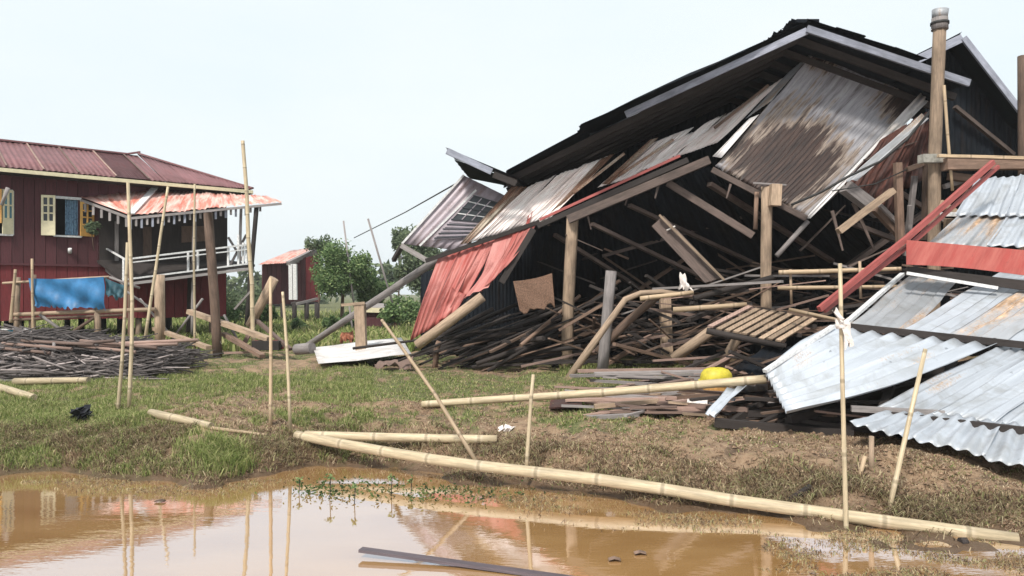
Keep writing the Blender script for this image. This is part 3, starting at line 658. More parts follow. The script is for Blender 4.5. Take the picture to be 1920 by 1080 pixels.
sheet('gable_sheet', P(1218, 270, 14.7), P(1300, 238, 14.6), P(1120, 352, 14.4), P(1196, 328, 14.3), m_pinkm, ch, pitch=.09, nv=8, wob=.05)
sheet('gable_sheet', P(1218, 262, 14.5), P(1234, 258, 14.5), P(1128, 345, 14.3), P(1142, 346, 14.3), m_rusty, ch, pitch=.06, nv=4)
for x0, y0, x1, y1, m in ((1170, 288, 1075, 362, m_rusty), (1262, 262, 1160, 330, m_rusty), (1440, 160, 1340, 240, m_tim)):
    bar('batten', [P(x0, y0, 14.4), P(x1, y1, 14.2)], .025, m, ch)
wl = [(985, 352), (1040, 330), (1096, 308), (1150, 290)]; bl = [(880, 455), (928, 441), (975, 427), (1030, 410)]
for i in range(3):
    sheet('side_sheet', P(*wl[i], 14.9-.1*i), P(wl[i+1][0]+2, wl[i+1][1]-1, 14.88-.1*i), P(*bl[i], 14.7), P(bl[i+1][0]+2, bl[i+1][1]-1, 14.68), m_rusty if i == 9 else m_pinkm, ch, pitch=.09, nv=8, wob=.04, rag=.03)
sheet('side_sheet', P(1128, 296, 14.6), P(1152, 289, 14.6), P(1030, 400, 14.4), P(1060, 378, 14.4), m_rusty, ch, pitch=.08, nv=6, rag=.05)
sheet('side_sheet', P(960, 350, 15.0), P(988, 350, 15.0), P(862, 458, 14.75), P(884, 455, 14.75), m_rusty, ch, pitch=.1, nv=6)
# lilac end wall with lattice window
Lq = lambda u, v, e=0: P(868, 328, 15.2).lerp(P(962, 374, 15.2), u).lerp(P(752, 457, 15.0).lerp(P(862, 470, 15.0), u), v)+Vector((-.03, -1, .05)).normalized()*e
for i in range(4):
    sheet('end_wall_sheet', Lq(i/4, 0, .012*(i % 2)), Lq((i+1)/4+.01, 0, .012*(i % 2)), Lq(i/4, 1, .012*(i % 2)), Lq((i+1)/4+.01, 1, .012*(i % 2)), m_lilac, ch, pitch=.16, amp=.01, nv=6)
bar('corner_strip', [Lq(.02, .0, .03), Lq(.02, 1, .03)], .02, m_whitep, ch); bar('wall_batten', [Lq(.38, .1, .03), Lq(.32, 1, .03)], .02, m_whitep, ch)
bar('sill_board', [P(752, 460, 14.95), P(800, 488, 14.95)], .03, m_grey, ch, ry=.05)
bar('brace', [P(753, 462, 15), P(738, 488, 15.4)], .04, m_dark, ch)
wi = plate('lattice_window', [Lq(.42, .9, .05), Lq(.92, .78, .05), Lq(.9, .12, .05), Lq(.4, .16, .05)], .02, m_lilac, ch); wi['label'] = 'tilted lattice window with louvred lower half'
LW = lambda u, v, e=.07: Lq(.42, .9, e).lerp(Lq(.92, .78, e), u).lerp(Lq(.4, .16, e).lerp(Lq(.9, .12, e), u), v)
plate('pane', [LW(.04, .45), LW(.96, .45), LW(.96, .97), LW(.04, .97)], .01, m_glassd, wi)
for i in range(4): bar('lattice_bar', [LW(.04+.92*i/3, .45, .08), LW(.04+.92*i/3, .97, .08)], .022, m_lilac, wi, ry=.01)
for i in range(5): bar('lattice_bar', [LW(.04, .45+.52*i/4, .085), LW(.96, .45+.52*i/4, .085)], .014 if i % 2 else .026, m_whitep if i % 2 else m_glassd, wi, ry=.01)
for i in range(9): bar('louvre', [LW(.04, .04+.4*i/8, .075), LW(.96, .04+.4*i/8, .075)], .018, m_lilac if i % 2 else m_glassd, wi, ry=.01)
# torn red side sheets
def redstrip(tl, tr, bl_, br_, Ya, Yb, sg, m=m_red): return sheet('red_side_sheet', P(*tl, Ya), P(*tr, Ya), P(*bl_, Yb), P(*br_, Yb), m, ch, pitch=.15, amp=.013, nv=12, sag=sg, rag=.035, wob=.03)
redstrip((822, 483), (864, 468), (768, 640), (796, 622), 14.7, 14.2, .12)
redstrip((860, 470), (905, 455), (792, 627), (832, 600), 14.68, 14.2, .12)
redstrip((903, 456), (930, 446), (846, 545), (872, 560), 14.66, 14.3, .05)
redstrip((845, 540), (874, 552), (820, 606), (852, 588), 14.28, 14.15, .02)
redstrip((928, 447), (966, 434), (868, 560), (912, 538), 14.6, 14.1, .08)
redstrip((962, 436), (1004, 420), (902, 546), (950, 500), 14.55, 14.1, .06)
redstrip((1000, 360), (1010, 355), (985, 430), (992, 428), 14.9, 14.6, 0)
bar('eave_beam', [P(798, 489, 14.6), P(1012, 416, 14.5)], .03, m_dark, ch, ry=.04)
bar('eave_strip', [P(1012, 412, 14.4), P(1275, 292, 13.9)], .02, m_redtim, ch, ry=.025)
bar('eave_beam', [P(1008, 424, 14.4), P(1290, 300, 13.85)], .05, m_dark, ch)
bar('main_beam', [P(1065, 412, 14.15), P(1330, 300, 13.7)], .07, m_old, ch, ry=.075)
bar('wall_beam', [P(1000, 430, 14.3), P(940, 530, 14.2)], .06, m_dark, ch); bar('wall_beam', [P(960, 480, 14.35), P(830, 620, 14.2)], .05, m_dark, ch)
bar('gable_beam', [P(1335, 318, 13.7), P(1512, 410, 13.3)], .045, m_old, ch, ry=.05)
bar('diagonal_beam', [P(1252, 343, 14.2), P(1412, 442, 13.8)], .05, m_old, ch, ry=.065)
bar('gable_beam', [P(1515, 415, 13.4), P(1456, 480, 13.4)], .045, m_grey, ch, n=8)
for x0, y0, x1, y1, Y_, r in ((1100, 395, 1108, 430, 14.2, .02), (1180, 358, 1172, 385, 14, .02), (1235, 345, 1228, 372, 13.9, .025), (1370, 345, 1362, 372, 13.6, .02), (1060, 440, 1130, 470, 14.3, .025), (1560, 395, 1580, 470, 13.4, .03), (1500, 470, 1585, 385, 13.7, .035), (1620, 300, 1720, 265, 13.5, .03), (1590, 500, 1680, 460, 13.3, .03), (1600, 380, 1640, 470, 13.5, .035)):
    bar('splintered_lath', [P(x0, y0, Y_), P(x1, y1, Y_)], r, m_old, ch, ry=r*.5, taper=.5)
for x0, y0, x1, y1, Y0, Y1, r in ((1110, 420, 1400, 560, 14.8, 16.5, .05), (1180, 385, 1470, 520, 14.6, 16.8, .05), (1040, 440, 1230, 560, 15, 16.5, .05), (1330, 345, 1560, 490, 14.6, 16.5, .06), (1560, 520, 1760, 380, 15.2, 15.8, .07), (1130, 480, 1420, 400, 15.8, 16, .05), (1600, 420, 1760, 480, 14.6, 14.8, .06), (1780, 420, 1640, 330, 14.5, 14.8, .06), (1790, 200, 1900, 290, 15.2, 15.3, .05)):
    bar('rafter', [P(x0, y0, Y0), P(x1, y1, Y1)], r, m_old, ch, ry=r*.7)
# posts
gP = None
def post(pts, r, m, lab=None, parent=ch, n=8, name='post'):
    o = bar(name, pts, r, m, parent, n=n, jit=.025); 
    if lab: o['label'] = lab
    return o
def gy(px, py): return G(px, py).y
y0 = gy(1062, 688); post([P(1062, 700, y0), P(1066, 560, y0), P(1074, 405, y0-.2)], .115, m_post)
y0 = gy(1436, 690); post([P(1438, 690, 13.5), P(1436, 515, 13.4), P(1438, 350, 13.3)], .1, m_post)
post([P(1452, 386, 13.15), P(1454, 346, 13.15)], .09, m_post, name='post_stub', n=4); post([P(1416, 430, 13.4), P(1419, 360, 13.4)], .04, m_tim)
bar('post_cap', [P(1412, 343, 13.2), P(1474, 347, 13.2)], .015, m_grey, ch)
tall = [P(1750, 640, 12.6), P(1752, 300, 12.7), P(1762, 50, 12.8)]
pst = post(tall, .105, m_post, 'tall round post rising above the roof'); 
post([P(1918, 640, 12.9), P(1917, 105, 12.9)], .075, m_tim)
cap = empty('metal_can', P(1762, 54, 12.8), 'dented white and grey can upturned on the tip of the tallest post', 'can')
c0 = P(1762, 56, 12.8)
tube(MB(), [c0, c0+Vector((0, 0, .2))], .135, n=18, taper=.95).build('lower_ring', m_grey, cap)
tube(MB(), [c0+Vector((0, 0, .2)), c0+Vector((0.01, 0, .34))], .12, n=18, taper=1.08, jit=.04).build('body', m_silver2, cap)
tube(MB(), [c0+Vector((0, 0, .09)), c0+Vector((0, 0, .13))], .148, n=18).build('band', m_cable, cap)
# second gable behind
q0, q1, q2 = P(1800, 64, 14.8), P(1700, 112, 14.8), P(1925, 222, 14.8); D3 = Vector((.2, 3.4, 0))
sheets('roof_sheet', q0, q0+D3, q1, q1+D3, 4, m_under, ch, pitch=.11, amp=.02, nv=4, rag=.04)
sheets('roof_sheet', q0, q0+D3, q2, q2+D3, 4, m_under, ch, pitch=.11, amp=.02, nv=5, rag=.04)
sheets('roof_sheet', q2, q2+D3, P(2060, 300, 14.8), P(2060, 300, 14.8)+D3, 4, m_under, ch, pitch=.11, amp=.02, nv=4)
bar('barge_board', [q0+Vector((0, -.06, -.1)), q1+Vector((0, -.06, -.1))], .025, m_barge, ch, ry=.08)
bar('barge_board', [q0+Vector((0.02, -.08, -.1)), q2+Vector((0, -.08, -.1))], .025, m_barge, ch, ry=.06)
for i in range(5):
    xa = 1735+i*42
    def tz(x): return 112+(64-112)*(x-1700)/100+10 if x < 1800 else 64+(222-64)*(x-1800)/125+10
    sheet('gable_sheet', P(xa, tz(xa), 15.4), P(xa+43, tz(xa+43), 15.4), P(xa, 330, 15.4), P(xa+43, 330, 15.4), m_under, ch, pitch=.12, nv=5)
# rails, boards and broken bits by the tall post
for nm, x0, y0, x1, y1, Y_, r, m in (
    ('rail', 1758, 292, 1960, 297, 12.4, .025, m_bam2), ('board', 1770, 308, 1960, 306, 12.5, .1, m_tim), ('post_block', 1726, 298, 1768, 298, 12.5, .07, m_conc),
    ('board', 1780, 330, 1850, 340, 12.6, .06, m_tim), ('board', 1770, 350, 1830, 330, 12.7, .04, m_grey), ('board', 1762, 380, 1800, 405, 12.6, .05, m_post),
    ('strut', 1683, 305, 1688, 470, 13.0, .055, m_tim), ('strut', 1715, 330, 1698, 480, 13.1, .04, m_grey), ('strut', 1742, 300, 1738, 450, 12.9, .07, m_tim),
    ('strut', 1640, 392, 1685, 440, 13.2, .05, m_tim), ('strut', 1585, 350, 1650, 400, 13.3, .1, m_grey), ('strut', 1700, 318, 1760, 296, 12.9, .04, m_tim),
    ('strut', 1650, 385, 1690, 425, 13.1, .03, m_grey), ('strut', 1706, 385, 1706, 420, 12.8, .03, m_grey), ('board', 1766, 402, 1790, 402, 12.4, .035, m_whitep),
    ('strut', 1780, 410, 1776, 470, 12.6, .06, m_post), ('strut', 1815, 355, 1800, 420, 12.7, .05, m_tim), ('strut', 1850, 345, 1790, 350, 12.8, .04, m_tim)):
    bar(nm, [P(x0, y0, Y_), P(x1, y1, Y_+.1)], r, m, ch, jit=.05)
m_rb = metal('burnt_rust_iron', (.06, .035, .032), amt=.7, rust=(.06, .02, .014), met=0, rough=.8)
sheet('torn_wall_sheet', P(1655, 260, 13.6), P(1745, 205, 13.6), P(1580, 345, 13.4), P(1672, 400, 13.4), m_rb, ch, pitch=.12, nv=6, wob=.07, rag=.07)
sheet('torn_wall_sheet', P(1680, 270, 13.9), P(1760, 215, 13.9), P(1660, 370, 13.8), P(1745, 330, 13.8), m_rb, ch, pitch=.12, nv=6, wob=.07, rag=.07)
sheet('torn_wall_sheet', P(1730, 215, 13.2), P(1742, 222, 13.2), P(1585, 340, 13.1), P(1612, 336, 13.1), m_silver2, ch, pitch=.08, nv=5)
tag(tube(MB(), [P(1770, 160, 12.5), P(1778, 270, 12.5), P(1786, 358, 12.5)], .025, n=8, node=NODE).build('bamboo_pole', m_bam2), 'thin bamboo pole leaning against the tallest post under the can', 'bamboo pole', 'leaning poles of the wreck')
tag(tube(MB(), [P(1747, 205, 13.0), P(1700, 262, 13), P(1650, 303, 13), P(1592, 330, 13), P(1540, 360, 13), P(1484, 384, 13)], .025, n=6).build('cable', m_cable), 'dark cable sagging across the lower edge of the streaked gable sheet', 'cable')
tag(tube(MB(), [P(1700, 318, 12.9), P(1640, 345, 12.95), P(1560, 358, 12.97)], .012, n=6).build('cable', m_cable), 'thin dark wire looping beside the rusty torn sheets', 'cable')
# planks hanging inside
tag(plate('ply_panel', [P(1222, 424, 13.6), P(1244, 404, 13.6), P(1356, 520, 13.4), P(1322, 530, 13.4)], .05, m_old), 'brown wide board tilted down in the dark opening beside a thin lath', 'board')
tag(tube(MB(), [P(1236, 403, 13.5), P(1358, 525, 13.3)], .035, .02, n=4).build('lath', m_post), 'pale thin lath along the edge of the tilted wide board', 'lath')
tag(tube(MB(), [P(1250, 432, 13.52), P(1266, 424, 13.5)], .015, n=6).build('tie', m_rag), 'pale tie binding the tilted board and lath', 'tie')
tag(tube(MB(), [P(1572, 434, 12.9), P(1674, 357, 12.9)], .075, .05, n=4, jit=.04).build('plank', m_post), 'pale brown plank hanging aslant left of the red-brown struts', 'plank')
# poles standing or leaning in front
def baseP(px, py): return P(px, py+3, gy(px, py))
def loose(pts, r, m, name, lab, cat, n=8, **k): return tag(tube(MB(), pts, r, n=n, **k).build(name, m), lab, cat)
a_ = baseP(1128, 712); loose([a_, P(1146, 508, a_.y)], .1, m_grey, 'timber_post', 'grey splintered post standing alone right of the tallest front post', 'post', jit=.07)
a_ = baseP(1252, 690); loose([a_, P(1246, 545, a_.y)], .1, m_post, 'timber_post', 'pale square-cut post in front of the tangle, left of the slatted panel', 'post', n=4, jit=.03)
loose([P(1066, 710, 13), P(1130, 620, 13), P(1172, 562, 13.1), P(1200, 550, 13.2), P(1240, 547, 13.3), P(1300, 556, 13.4)], .07, m_post, 'bent_trunk', 'bent pale tree trunk leaning up between the two front posts', 'tree trunk', jit=.08, taper=.6)
loose([P(1120, 660, 13.6), P(1180, 600, 13.5), P(1236, 552, 13.4)], .075, m_tim, 'trunk', 'straight brown trunk leaning just behind the bent pale one', 'tree trunk', jit=.08)
loose([P(782, 648, 14.0), P(905, 556, 13.9)], .095, m_post, 'log', 'thick pale log lying aslant under the torn edge of the red sheets', 'log', jit=.04)
a_ = baseP(815, 690); loose([a_, P(818, 655, a_.y), P(824, 640, a_.y)], .06, m_tim, 'stump', 'short curved brown stump below the pale slanting log', 'stump', jit=.1)
loose([G(572, 660)+Vector((0, 0, .12)), P(815, 490, 15.1), P(880, 450, 15.2)], .08, m_grey, 'round_pole', 'long round pole running from the grass up to the lilac end wall', 'pole', n=10, jit=.05)
loose([P(556, 655, 16.9), P(585, 652, 16.7)], .13, m_grey, 'log', 'short thick grey log at the foot of the long round pole', 'log', n=10, jit=.08)
a_ = G(678, 655); loose([P(678, 640, 16.4)-Vector((0, 0, .2)), P(675, 570, 16.4)], .11, m_post, 'timber_post', 'short square post carrying the long round pole beside the white sheet', 'post', n=4, jit=.02)
loose([P(640, 572, 16.3), P(684, 568, 16.3)], .03, m_post, 'batten', 'short batten on top of the square post under the long round pole', 'batten', n=4)
loose([P(664, 446, 30), P(760, 398, 24), P(868, 337, 15.3)], .018, m_cable, 'power_line', 'thin power line running from the hazy trees up to the broken roof wing', 'power line', n=5)
tag(sheet('iron_sheet', P(598, 684, 15.0), P(588, 654, 17.2), P(772, 664, 15.2), P(752, 632, 17.4), m_white, None, pitch=.42, amp=.018, nv=5, wob=.03), 'white ribbed iron sheet lying on the ground below the long round pole', 'iron sheet')
tag(cloth('rag', P(640, 622, 17.8), P(662, 620, 17.8), P(636, 640, 17.7), P(664, 640, 17.7), 14, 6, m_ragr, .06, .2), 'crumpled orange rag beside the short square post', 'rag')
tag(cloth('rag', P(715, 676, 14.9), P(775, 668, 14.9), P(700, 684, 14.7), P(770, 690, 14.6), 14, 6, m_pink, .04, .2), 'crumpled pinkish sacking at the right end of the white ribbed sheet', 'sacking')
bk = tag(cloth('basket_panel', P(962, 527, 13.8), P(1035, 512, 13.8), P(975, 585, 13.7), P(1040, 572, 13.6), 10, 10, m_weave, .02, .1, .12), 'torn square of woven straw matting hanging left of the tallest front post', 'straw mat')
tag(cloth('rag', P(1275, 510, 13.2), P(1284, 512, 13.2), P(1272, 542, 13.1), P(1296, 545, 13.1), 10, 10, m_rag, .06, .15, seed=3), 'pale rag hanging over the pole by the tilted board', 'rag')

# slatted panel and the dark sheet below it
pa, pb, pd, pc = P(1400, 576, 12.6), P(1536, 602, 12.3), P(1325, 614, 11.7), P(1468, 644, 11.5)
sp = empty('slatted_panel', (pa+pc)/2, 'panel of pale slats with dark gaps lying tilted left of the silver sheets', 'slatted panel')
for i in range(9):
    a0, a1 = pa.lerp(pb, i/9+.01), pa.lerp(pb, (i+.72)/9); b0, b1 = pd.lerp(pc, i/9+.01), pd.lerp(pc, (i+.72)/9)
    e = Vector((0, 0, random.uniform(-.02, .02))); plate('slat', [b0+e, b1+e, a1+e, a0+e], .03, m_post if i else m_pink, sp)
for t_ in (.08, .5, .92): bar('batten', [pa.lerp(pd, t_)-Vector((0, 0, .06)), pb.lerp(pc, t_)-Vector((0, 0, .06))], .03, m_dark, sp)
bar('edge_pole', [pd-Vector((0, 0, .05)), pc-Vector((0, 0, .05))], .05, m_dark, sp, n=8)
tag(sheet('iron_sheet', P(1440, 645, 11.8), P(1545, 660, 11.6), P(1370, 692, 11.0), P(1470, 712, 10.8), m_under, None, pitch=.14, amp=.02, nv=5, wob=.03), 'dark ribbed sheet lying under the slatted panel', 'iron sheet')
loose([P(1350, 690, 12.3), P(1392, 618, 12.2)], .08, m_post, 'log', 'pale short log propping the left corner of the slatted panel', 'log', jit=.06)
loose([P(1262, 672, 12.6), P(1335, 620, 12.4)], .09, m_post, 'log', 'pale log sloping down just right of the square-cut post', 'log', jit=.06)

# ------------------------------------------------------------ fallen shed roof at the right
fr = empty('fallen_roof', P(1760, 780, 8.5), 'fallen shed roof of overlapping silver iron sheets with red beams', 'roof')
def fs(A, B, D, Cc, m=m_silver, **k):
    k.setdefault('pitch', .115); k.setdefault('amp', .017); k.setdefault('nv', 9)
    return sheet('roof_sheet', P(*A), P(*B), P(*D), P(*Cc), m, fr, **k)
def row(A, B, D, Cc, n, ms, **k):
    A, B, D, Cc = [P(*q) for q in (A, B, D, Cc)]; N = Vector((0, -.5, .8)); k.setdefault('pitch', .135); k.setdefault('amp', .021); k.setdefault('wob', .02); k.setdefault('nv', 9)
    for i in range(n):
        u0, u1 = max(0, i/n-.008), min(1, (i+1)/n+.008); o = N*(.02*(i % 2)); e = (D-A).normalized()*random.uniform(-.02, .03)
        sheet('roof_sheet', A.lerp(B, u0)+o, A.lerp(B, u1)+o, D.lerp(Cc, u0)+o+e, D.lerp(Cc, u1)+o+e, ms[i % len(ms)], fr, **k)
row((1832, 334, 11.6), (2080, 318, 11.3), (1790, 402, 10.9), (2080, 412, 10.5), 3, [m_silver, m_silver])
row((1800, 401, 11.0), (2080, 410, 10.6), (1740, 456, 10.3), (2080, 478, 9.9), 3, [m_silver2, m_silver, m_silver2])
row((1700, 516, 10.5), (1802, 520, 10.3), (1588, 609, 9.1), (1702, 622, 8.95), 1, [m_silver2], rag=.06)
row((1884, 502, 10.2), (2130, 532, 9.6), (1682, 620, 8.95), (1985, 652, 8.5), 3, [m_silver, m_silver2, m_silver])
fs((1566, 613, 9.0), (1876, 644, 8.45), (1434, 697, 8.5), (1476, 778, 7.7), m_silver, sag=.05, bow=.2, nv=14, pitch=.17, amp=.03)
row((1886, 646, 8.5), (2150, 672, 8.1), (1640, 766, 7.8), (1985, 815, 7.1), 3, [m_silver])
row((1668, 770, 7.7), (1990, 806, 7.05), (1590, 796, 7.35), (1990, 890, 6.35), 3, [m_silver], rag=.015)
bar('flashing', [P(1692, 514, 10.45), P(1586, 606, 9.1)], .03, m_whitep, fr, ry=.02); bar('flashing', [P(1562, 612, 8.95), P(1434, 696, 8.45)], .03, m_whitep, fr, ry=.02)
bar('eave_beam', [P(1590, 612, 8.96), P(1930, 648, 8.35)], .03, m_dark, fr, ry=.04)
bar('eave_beam', [P(1600, 770, 7.9), P(1960, 812, 6.95)], .028, m_dark, fr, ry=.035)
bar('purlin', [P(1596, 766, 7.8), P(1770, 775, 7.6)], .03, m_grey, fr)
# red ridge strip and beams
N_ = 10; v = []
for lay in (0, 1):
    for i in range(N_+1):
        u = i/N_; x = 1700+420*u; yt = 450+8*math.sin(u*9)*0+40*u*.9; yb = yt+46-3*math.sin(u*7)
        for y_ in (yt, yb): v.append(P(x, y_, 9.85-.5*u-(y_-yt)*.002)+Vector((0, lay*.01, 0)))
f = []
for i in range(N_):
    a = 2*i; f.append((a, a+1, a+3, a+2)); b0 = 2*(N_+1)+a; f.append((b0, b0+2, b0+3, b0+1))
mb = MB(); uvs = [[(.1*k, .2*(k % 2)) for k in q_] for q_ in f]; mb.add(v, f, uvs, [True]*len(f)); mb.build('red_fascia', metal('red_fascia_iron', (.32, .046, .036), amt=.4, rust=(.2, .06, .045), met=0, wear=(.36, .09, .07)), fr)
bar('red_beam', [P(1862, 304, 10.6), P(1700, 447, 9.9), P(1536, 580, 9.3)], .028, m_redtim, fr, ry=.035)
bar('red_beam', [P(1872, 312, 10.7), P(1712, 454, 10.0), P(1546, 583, 9.4)], .02, m_redtim, fr, ry=.025)
bar('rafter', [P(1700, 508, 9.9), P(2000, 545, 9.4)], .05, m_dark, fr, ry=.06); bar('batten', [P(1700, 512, 9.7), P(1870, 540, 9.5)], .02, m_whitep, fr)
for x0 in (1700, 1800, 1900, 2000): bar('rafter', [P(x0, 620, 9.3)-Vector((0, 0, .12)), P(x0-60, 810, 7.5)-Vector((0, 0, .0))], .04, m_dark, fr)
sheet('torn_end_sheet', P(1366, 730, 8.6), P(1402, 722, 8.6), P(1322, 776, 8.3), P(1342, 780, 8.2), m_silver, fr, pitch=.1, nv=6)
sheet('torn_end_sheet', P(1368, 728, 8.6), P(1440, 716, 8.6), P(1380, 742, 9.2), P(1440, 738, 9.2), m_silver2, fr, pitch=.1, nv=4)
for x0, y0, x1, y1, Y0, Y1, r in ((1340, 792, 1600, 815, 8.3, 7.9, .045), (1350, 806, 1600, 800, 8.4, 8.1, .05), (1475, 790, 1700, 780, 8.2, 8.3, .04), (1400, 775, 1600, 772, 8.6, 8.4, .04), (1440, 745, 1360, 800, 8.7, 8.5, .035), (1480, 770, 1420, 800, 8.5, 8.3, .035)):
    bar('roof_batten', [P(x0, y0, Y0), P(x1, y1, Y1)], r, m_dark, fr)
for x0, y0, x1, y1, Y0, Y1, r in ((1480, 786, 1760, 712, 8.1, 8.6, .04), (1500, 760, 1900, 690, 8.6, 8.9, .05), (1560, 790, 1850, 760, 8.4, 8.7, .05), (1540, 745, 1800, 740, 9.2, 9.4, .06), (1600, 730, 1880, 670, 9, 9.3, .05)):
    bar('roof_batten', [P(x0, y0, Y0), P(x1, y1, Y1)], r, m_dark, fr)
sheet('under_sheet', P(1500, 700, 9.6), P(1980, 690, 9.6), P(1470, 800, 8.7), P(1980, 850, 8.7), m_under, fr, pitch=.12, nv=5)  # added dark sheet, stands in for the shade in the gap below the roof
# bamboo rails right of the centre
for x0, y0, x1, y1, Y0, Y1, r, lab in (
    (1460, 511, 1690, 504, 12.3, 11.6, .04, 'upper one of the two pale bamboo rails behind the red beam'),
    (1458, 540, 1705, 537, 12.2, 11.6, .035, 'lower one of the two pale bamboo rails behind the red beam'),
    (1262, 581, 1400, 571, 12.8, 12.6, .05, 'pale bamboo lying level just above the slatted panel'),
    (1200, 560, 1300, 548, 13, 12.9, .045, 'pale bamboo beside the pale rag on the pole end'),
    (1480, 580, 1600, 606, 11.9, 11.2, .03, 'thin bamboo running from the slatted panel to the tied stake')):
    bamboo([P(x0, y0, Y0), P(x1, y1, Y1)], r, lab, 'bamboo rails in the wreck', m_bam2)
for x0, y0, x1, y1, Y_, lab in ((1612, 490, 1614, 560, 11.5, 'short thin upright stick right of the tied stake behind the rails'), (1482, 505, 1484, 570, 12.3, 'short upright stick at the left end of the two bamboo rails')):
    stick('stick', [P(x0, y0, Y_), P(x1, y1, Y_)], .022, m_post, lab, 'stick')
loose([P(1300, 560, 13.0), P(1450, 520, 12.9)], .05, m_dark, 'pole', 'dark pole rising to the centre post above the slatted panel', 'pole')

# ------------------------------------------------------------ tangle inside and under the wreck
def scatter(n, box, slope, ln, r, mats, label, group, name='plank', cat='plank', sd=1, flat=.5, zmax=None, onground=False, sides=4, jx=0.0):
    """pieces spread through a region; slope = (low, high) tilt in degrees, positive rises to the right"""
    r_ = random.Random(sd)
    for i in range(n):
        x = r_.uniform(box[0], box[1]); y = r_.uniform(box[2], box[3]); z0 = g1(x, y)
        z = z0+(r_.uniform(box[4], box[5]) if not onground else r_.uniform(.01, box[5]))
        yaw = r_.gauss(0, .45)+jx; L = r_.uniform(*ln)/2; s_ = R(r_.uniform(*slope))
        d = Vector((math.cos(yaw)*math.cos(s_), math.sin(yaw)*math.cos(s_), math.sin(s_)))*L
        c = Vector((x, y, z)); a0, b0 = c-d, c+d; rr = r_.uniform(*r)
        for p in (a0, b0): p.z = max(p.z, g1(p.x, p.y)+rr*.4)
        k = 8 if r_.random() > .6 and sides != 4 else 4
        mt = r_.choice(mats); o = tube(MB(), [a0, b0], rr, rr*(r_.uniform(.3, .7) if k == 4 else 1), n=k, jit=.05).build(name, mt)
        look = ('thick ' if rr > (r[0]+r[1])/2 else 'thin ')+{'dark_timber': 'dark ', 'brown_timber': 'brown ', 'pinkish_timber': 'pinkish ', 'grey_timber': 'grey ', 'pale_timber': 'pale '}[mt.name]+('' if k == 4 else 'round ')
        tilt = 'lying nearly level' if abs(math.degrees(s_)) < 8 else ('rising to the right' if s_ > 0 else 'falling to the right')
        tag(o, look+label.replace('@', tilt), cat, group)
scatter(70, (-1.6, 1.4, 14.3, 16.8, .05, 1.0), (5, 32), (1.2, 3.6), (.018, .05), [m_dark, m_dark, m_tim, m_dark], 'fallen pole @ beneath the torn red side sheets', 'dark poles in the left tangle', sd=3, sides=8, name='fallen_pole', cat='pole')  # mostly dark timber: the interior shadow is painted into the poles' colour
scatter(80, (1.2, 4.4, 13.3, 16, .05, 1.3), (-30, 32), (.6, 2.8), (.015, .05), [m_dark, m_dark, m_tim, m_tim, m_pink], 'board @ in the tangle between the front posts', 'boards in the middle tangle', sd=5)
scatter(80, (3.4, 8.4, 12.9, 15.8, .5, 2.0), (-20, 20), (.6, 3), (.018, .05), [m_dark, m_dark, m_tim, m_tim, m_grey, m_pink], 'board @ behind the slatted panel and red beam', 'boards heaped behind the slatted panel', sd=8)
scatter(30, (2.6, 4.6, 10.8, 12.4, .02, .5), (-30, 30), (.7, 1.8), (.02, .05), [m_dark, m_tim, m_pink], 'broken lath @ beneath the slatted panel', 'laths beneath the slatted panel', sd=9, name='lath', cat='lath')
scatter(95, (1.2, 3.4, 8.75, 10.9, .01, .14), (-5, 6), (.4, 1.5), (.018, .045), [m_pink, m_pink, m_tim, m_grey, m_post], 'broken board @ on the grass before the wreck', 'boards strewn flat on the ground', sd=12, onground=True)
scatter(45, (2.5, 4.6, 8.0, 9.3, .02, .35), (-12, 12), (.6, 1.8), (.02, .045), [m_dark, m_tim, m_pink, m_dark], 'broken board @ under the lifted silver sheet', 'boards under the lifted silver sheet', sd=14)
scatter(14, (1.5, 2.6, 10.9, 11.6, .02, .3), (-3, 2), (1.2, 2.2), (.03, .06), [m_grey, m_pink], 'plank stacked flat left of the yellow container', 'planks stacked left of the yellow container', sd=15)
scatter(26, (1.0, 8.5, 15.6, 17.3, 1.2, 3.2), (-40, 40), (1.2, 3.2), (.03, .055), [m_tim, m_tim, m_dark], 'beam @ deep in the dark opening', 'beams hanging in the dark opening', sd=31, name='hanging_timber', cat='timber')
# ------------------------------------------------------------ yellow container, bits on the grass
yc = empty('plastic_container', P(1345, 742, 9.9), 'bright yellow domed plastic container with tan underside behind the raised bamboo', 'container')
c0 = P(1343, 738, 9.9); mb = MB()
tube(mb, [c0+Vector((0, 0, h)) for h in (0, .1, .16)], .17, .13, n=18, taper=1.1); mb.build('lower_body', m_oran, yc)
mb = MB(); hs = [(.16, .2), (.2, .215), (.27, .2), (.32, .16), (.345, .09), (.35, .02)]; v = []; f = []
for h, r0 in hs: v += [c0+Vector((math.cos(a*math.pi/10)*r0, math.sin(a*math.pi/10)*r0*.8, h)) for a in range(20)]
for j in range(len(hs)-1): f += [(j*20+k, j*20+(k+1) % 20, (j+1)*20+(k+1) % 20, (j+1)*20+k) for k in range(20)]
mb.add(v, f, [[(0, 0)]*4]*len(f), [True]*len(f)); mb.build('dome', m_yel, yc)
tube(MB(), [c0+Vector((0, 0, .16)), c0+Vector((0, 0, .185))], .235, .19, n=20).build('rim', m_yel, yc)
tag(cloth('bag', P(1290, 748, 9.4), P(1330, 742, 9.4), P(1285, 765, 9.2), P(1325, 770, 9.1), 12, 8, m_rag, .05, .2, seed=6), 'small crumpled white bag left of the yellow container', 'bag')
tag(cloth('bag', P(1325, 755, 9.3), P(1380, 748, 9.3), P(1322, 775, 9.1), P(1365, 780, 9.1), 12, 8, m_black, .06, .2, seed=9), 'crumpled black plastic under the yellow container', 'bag')
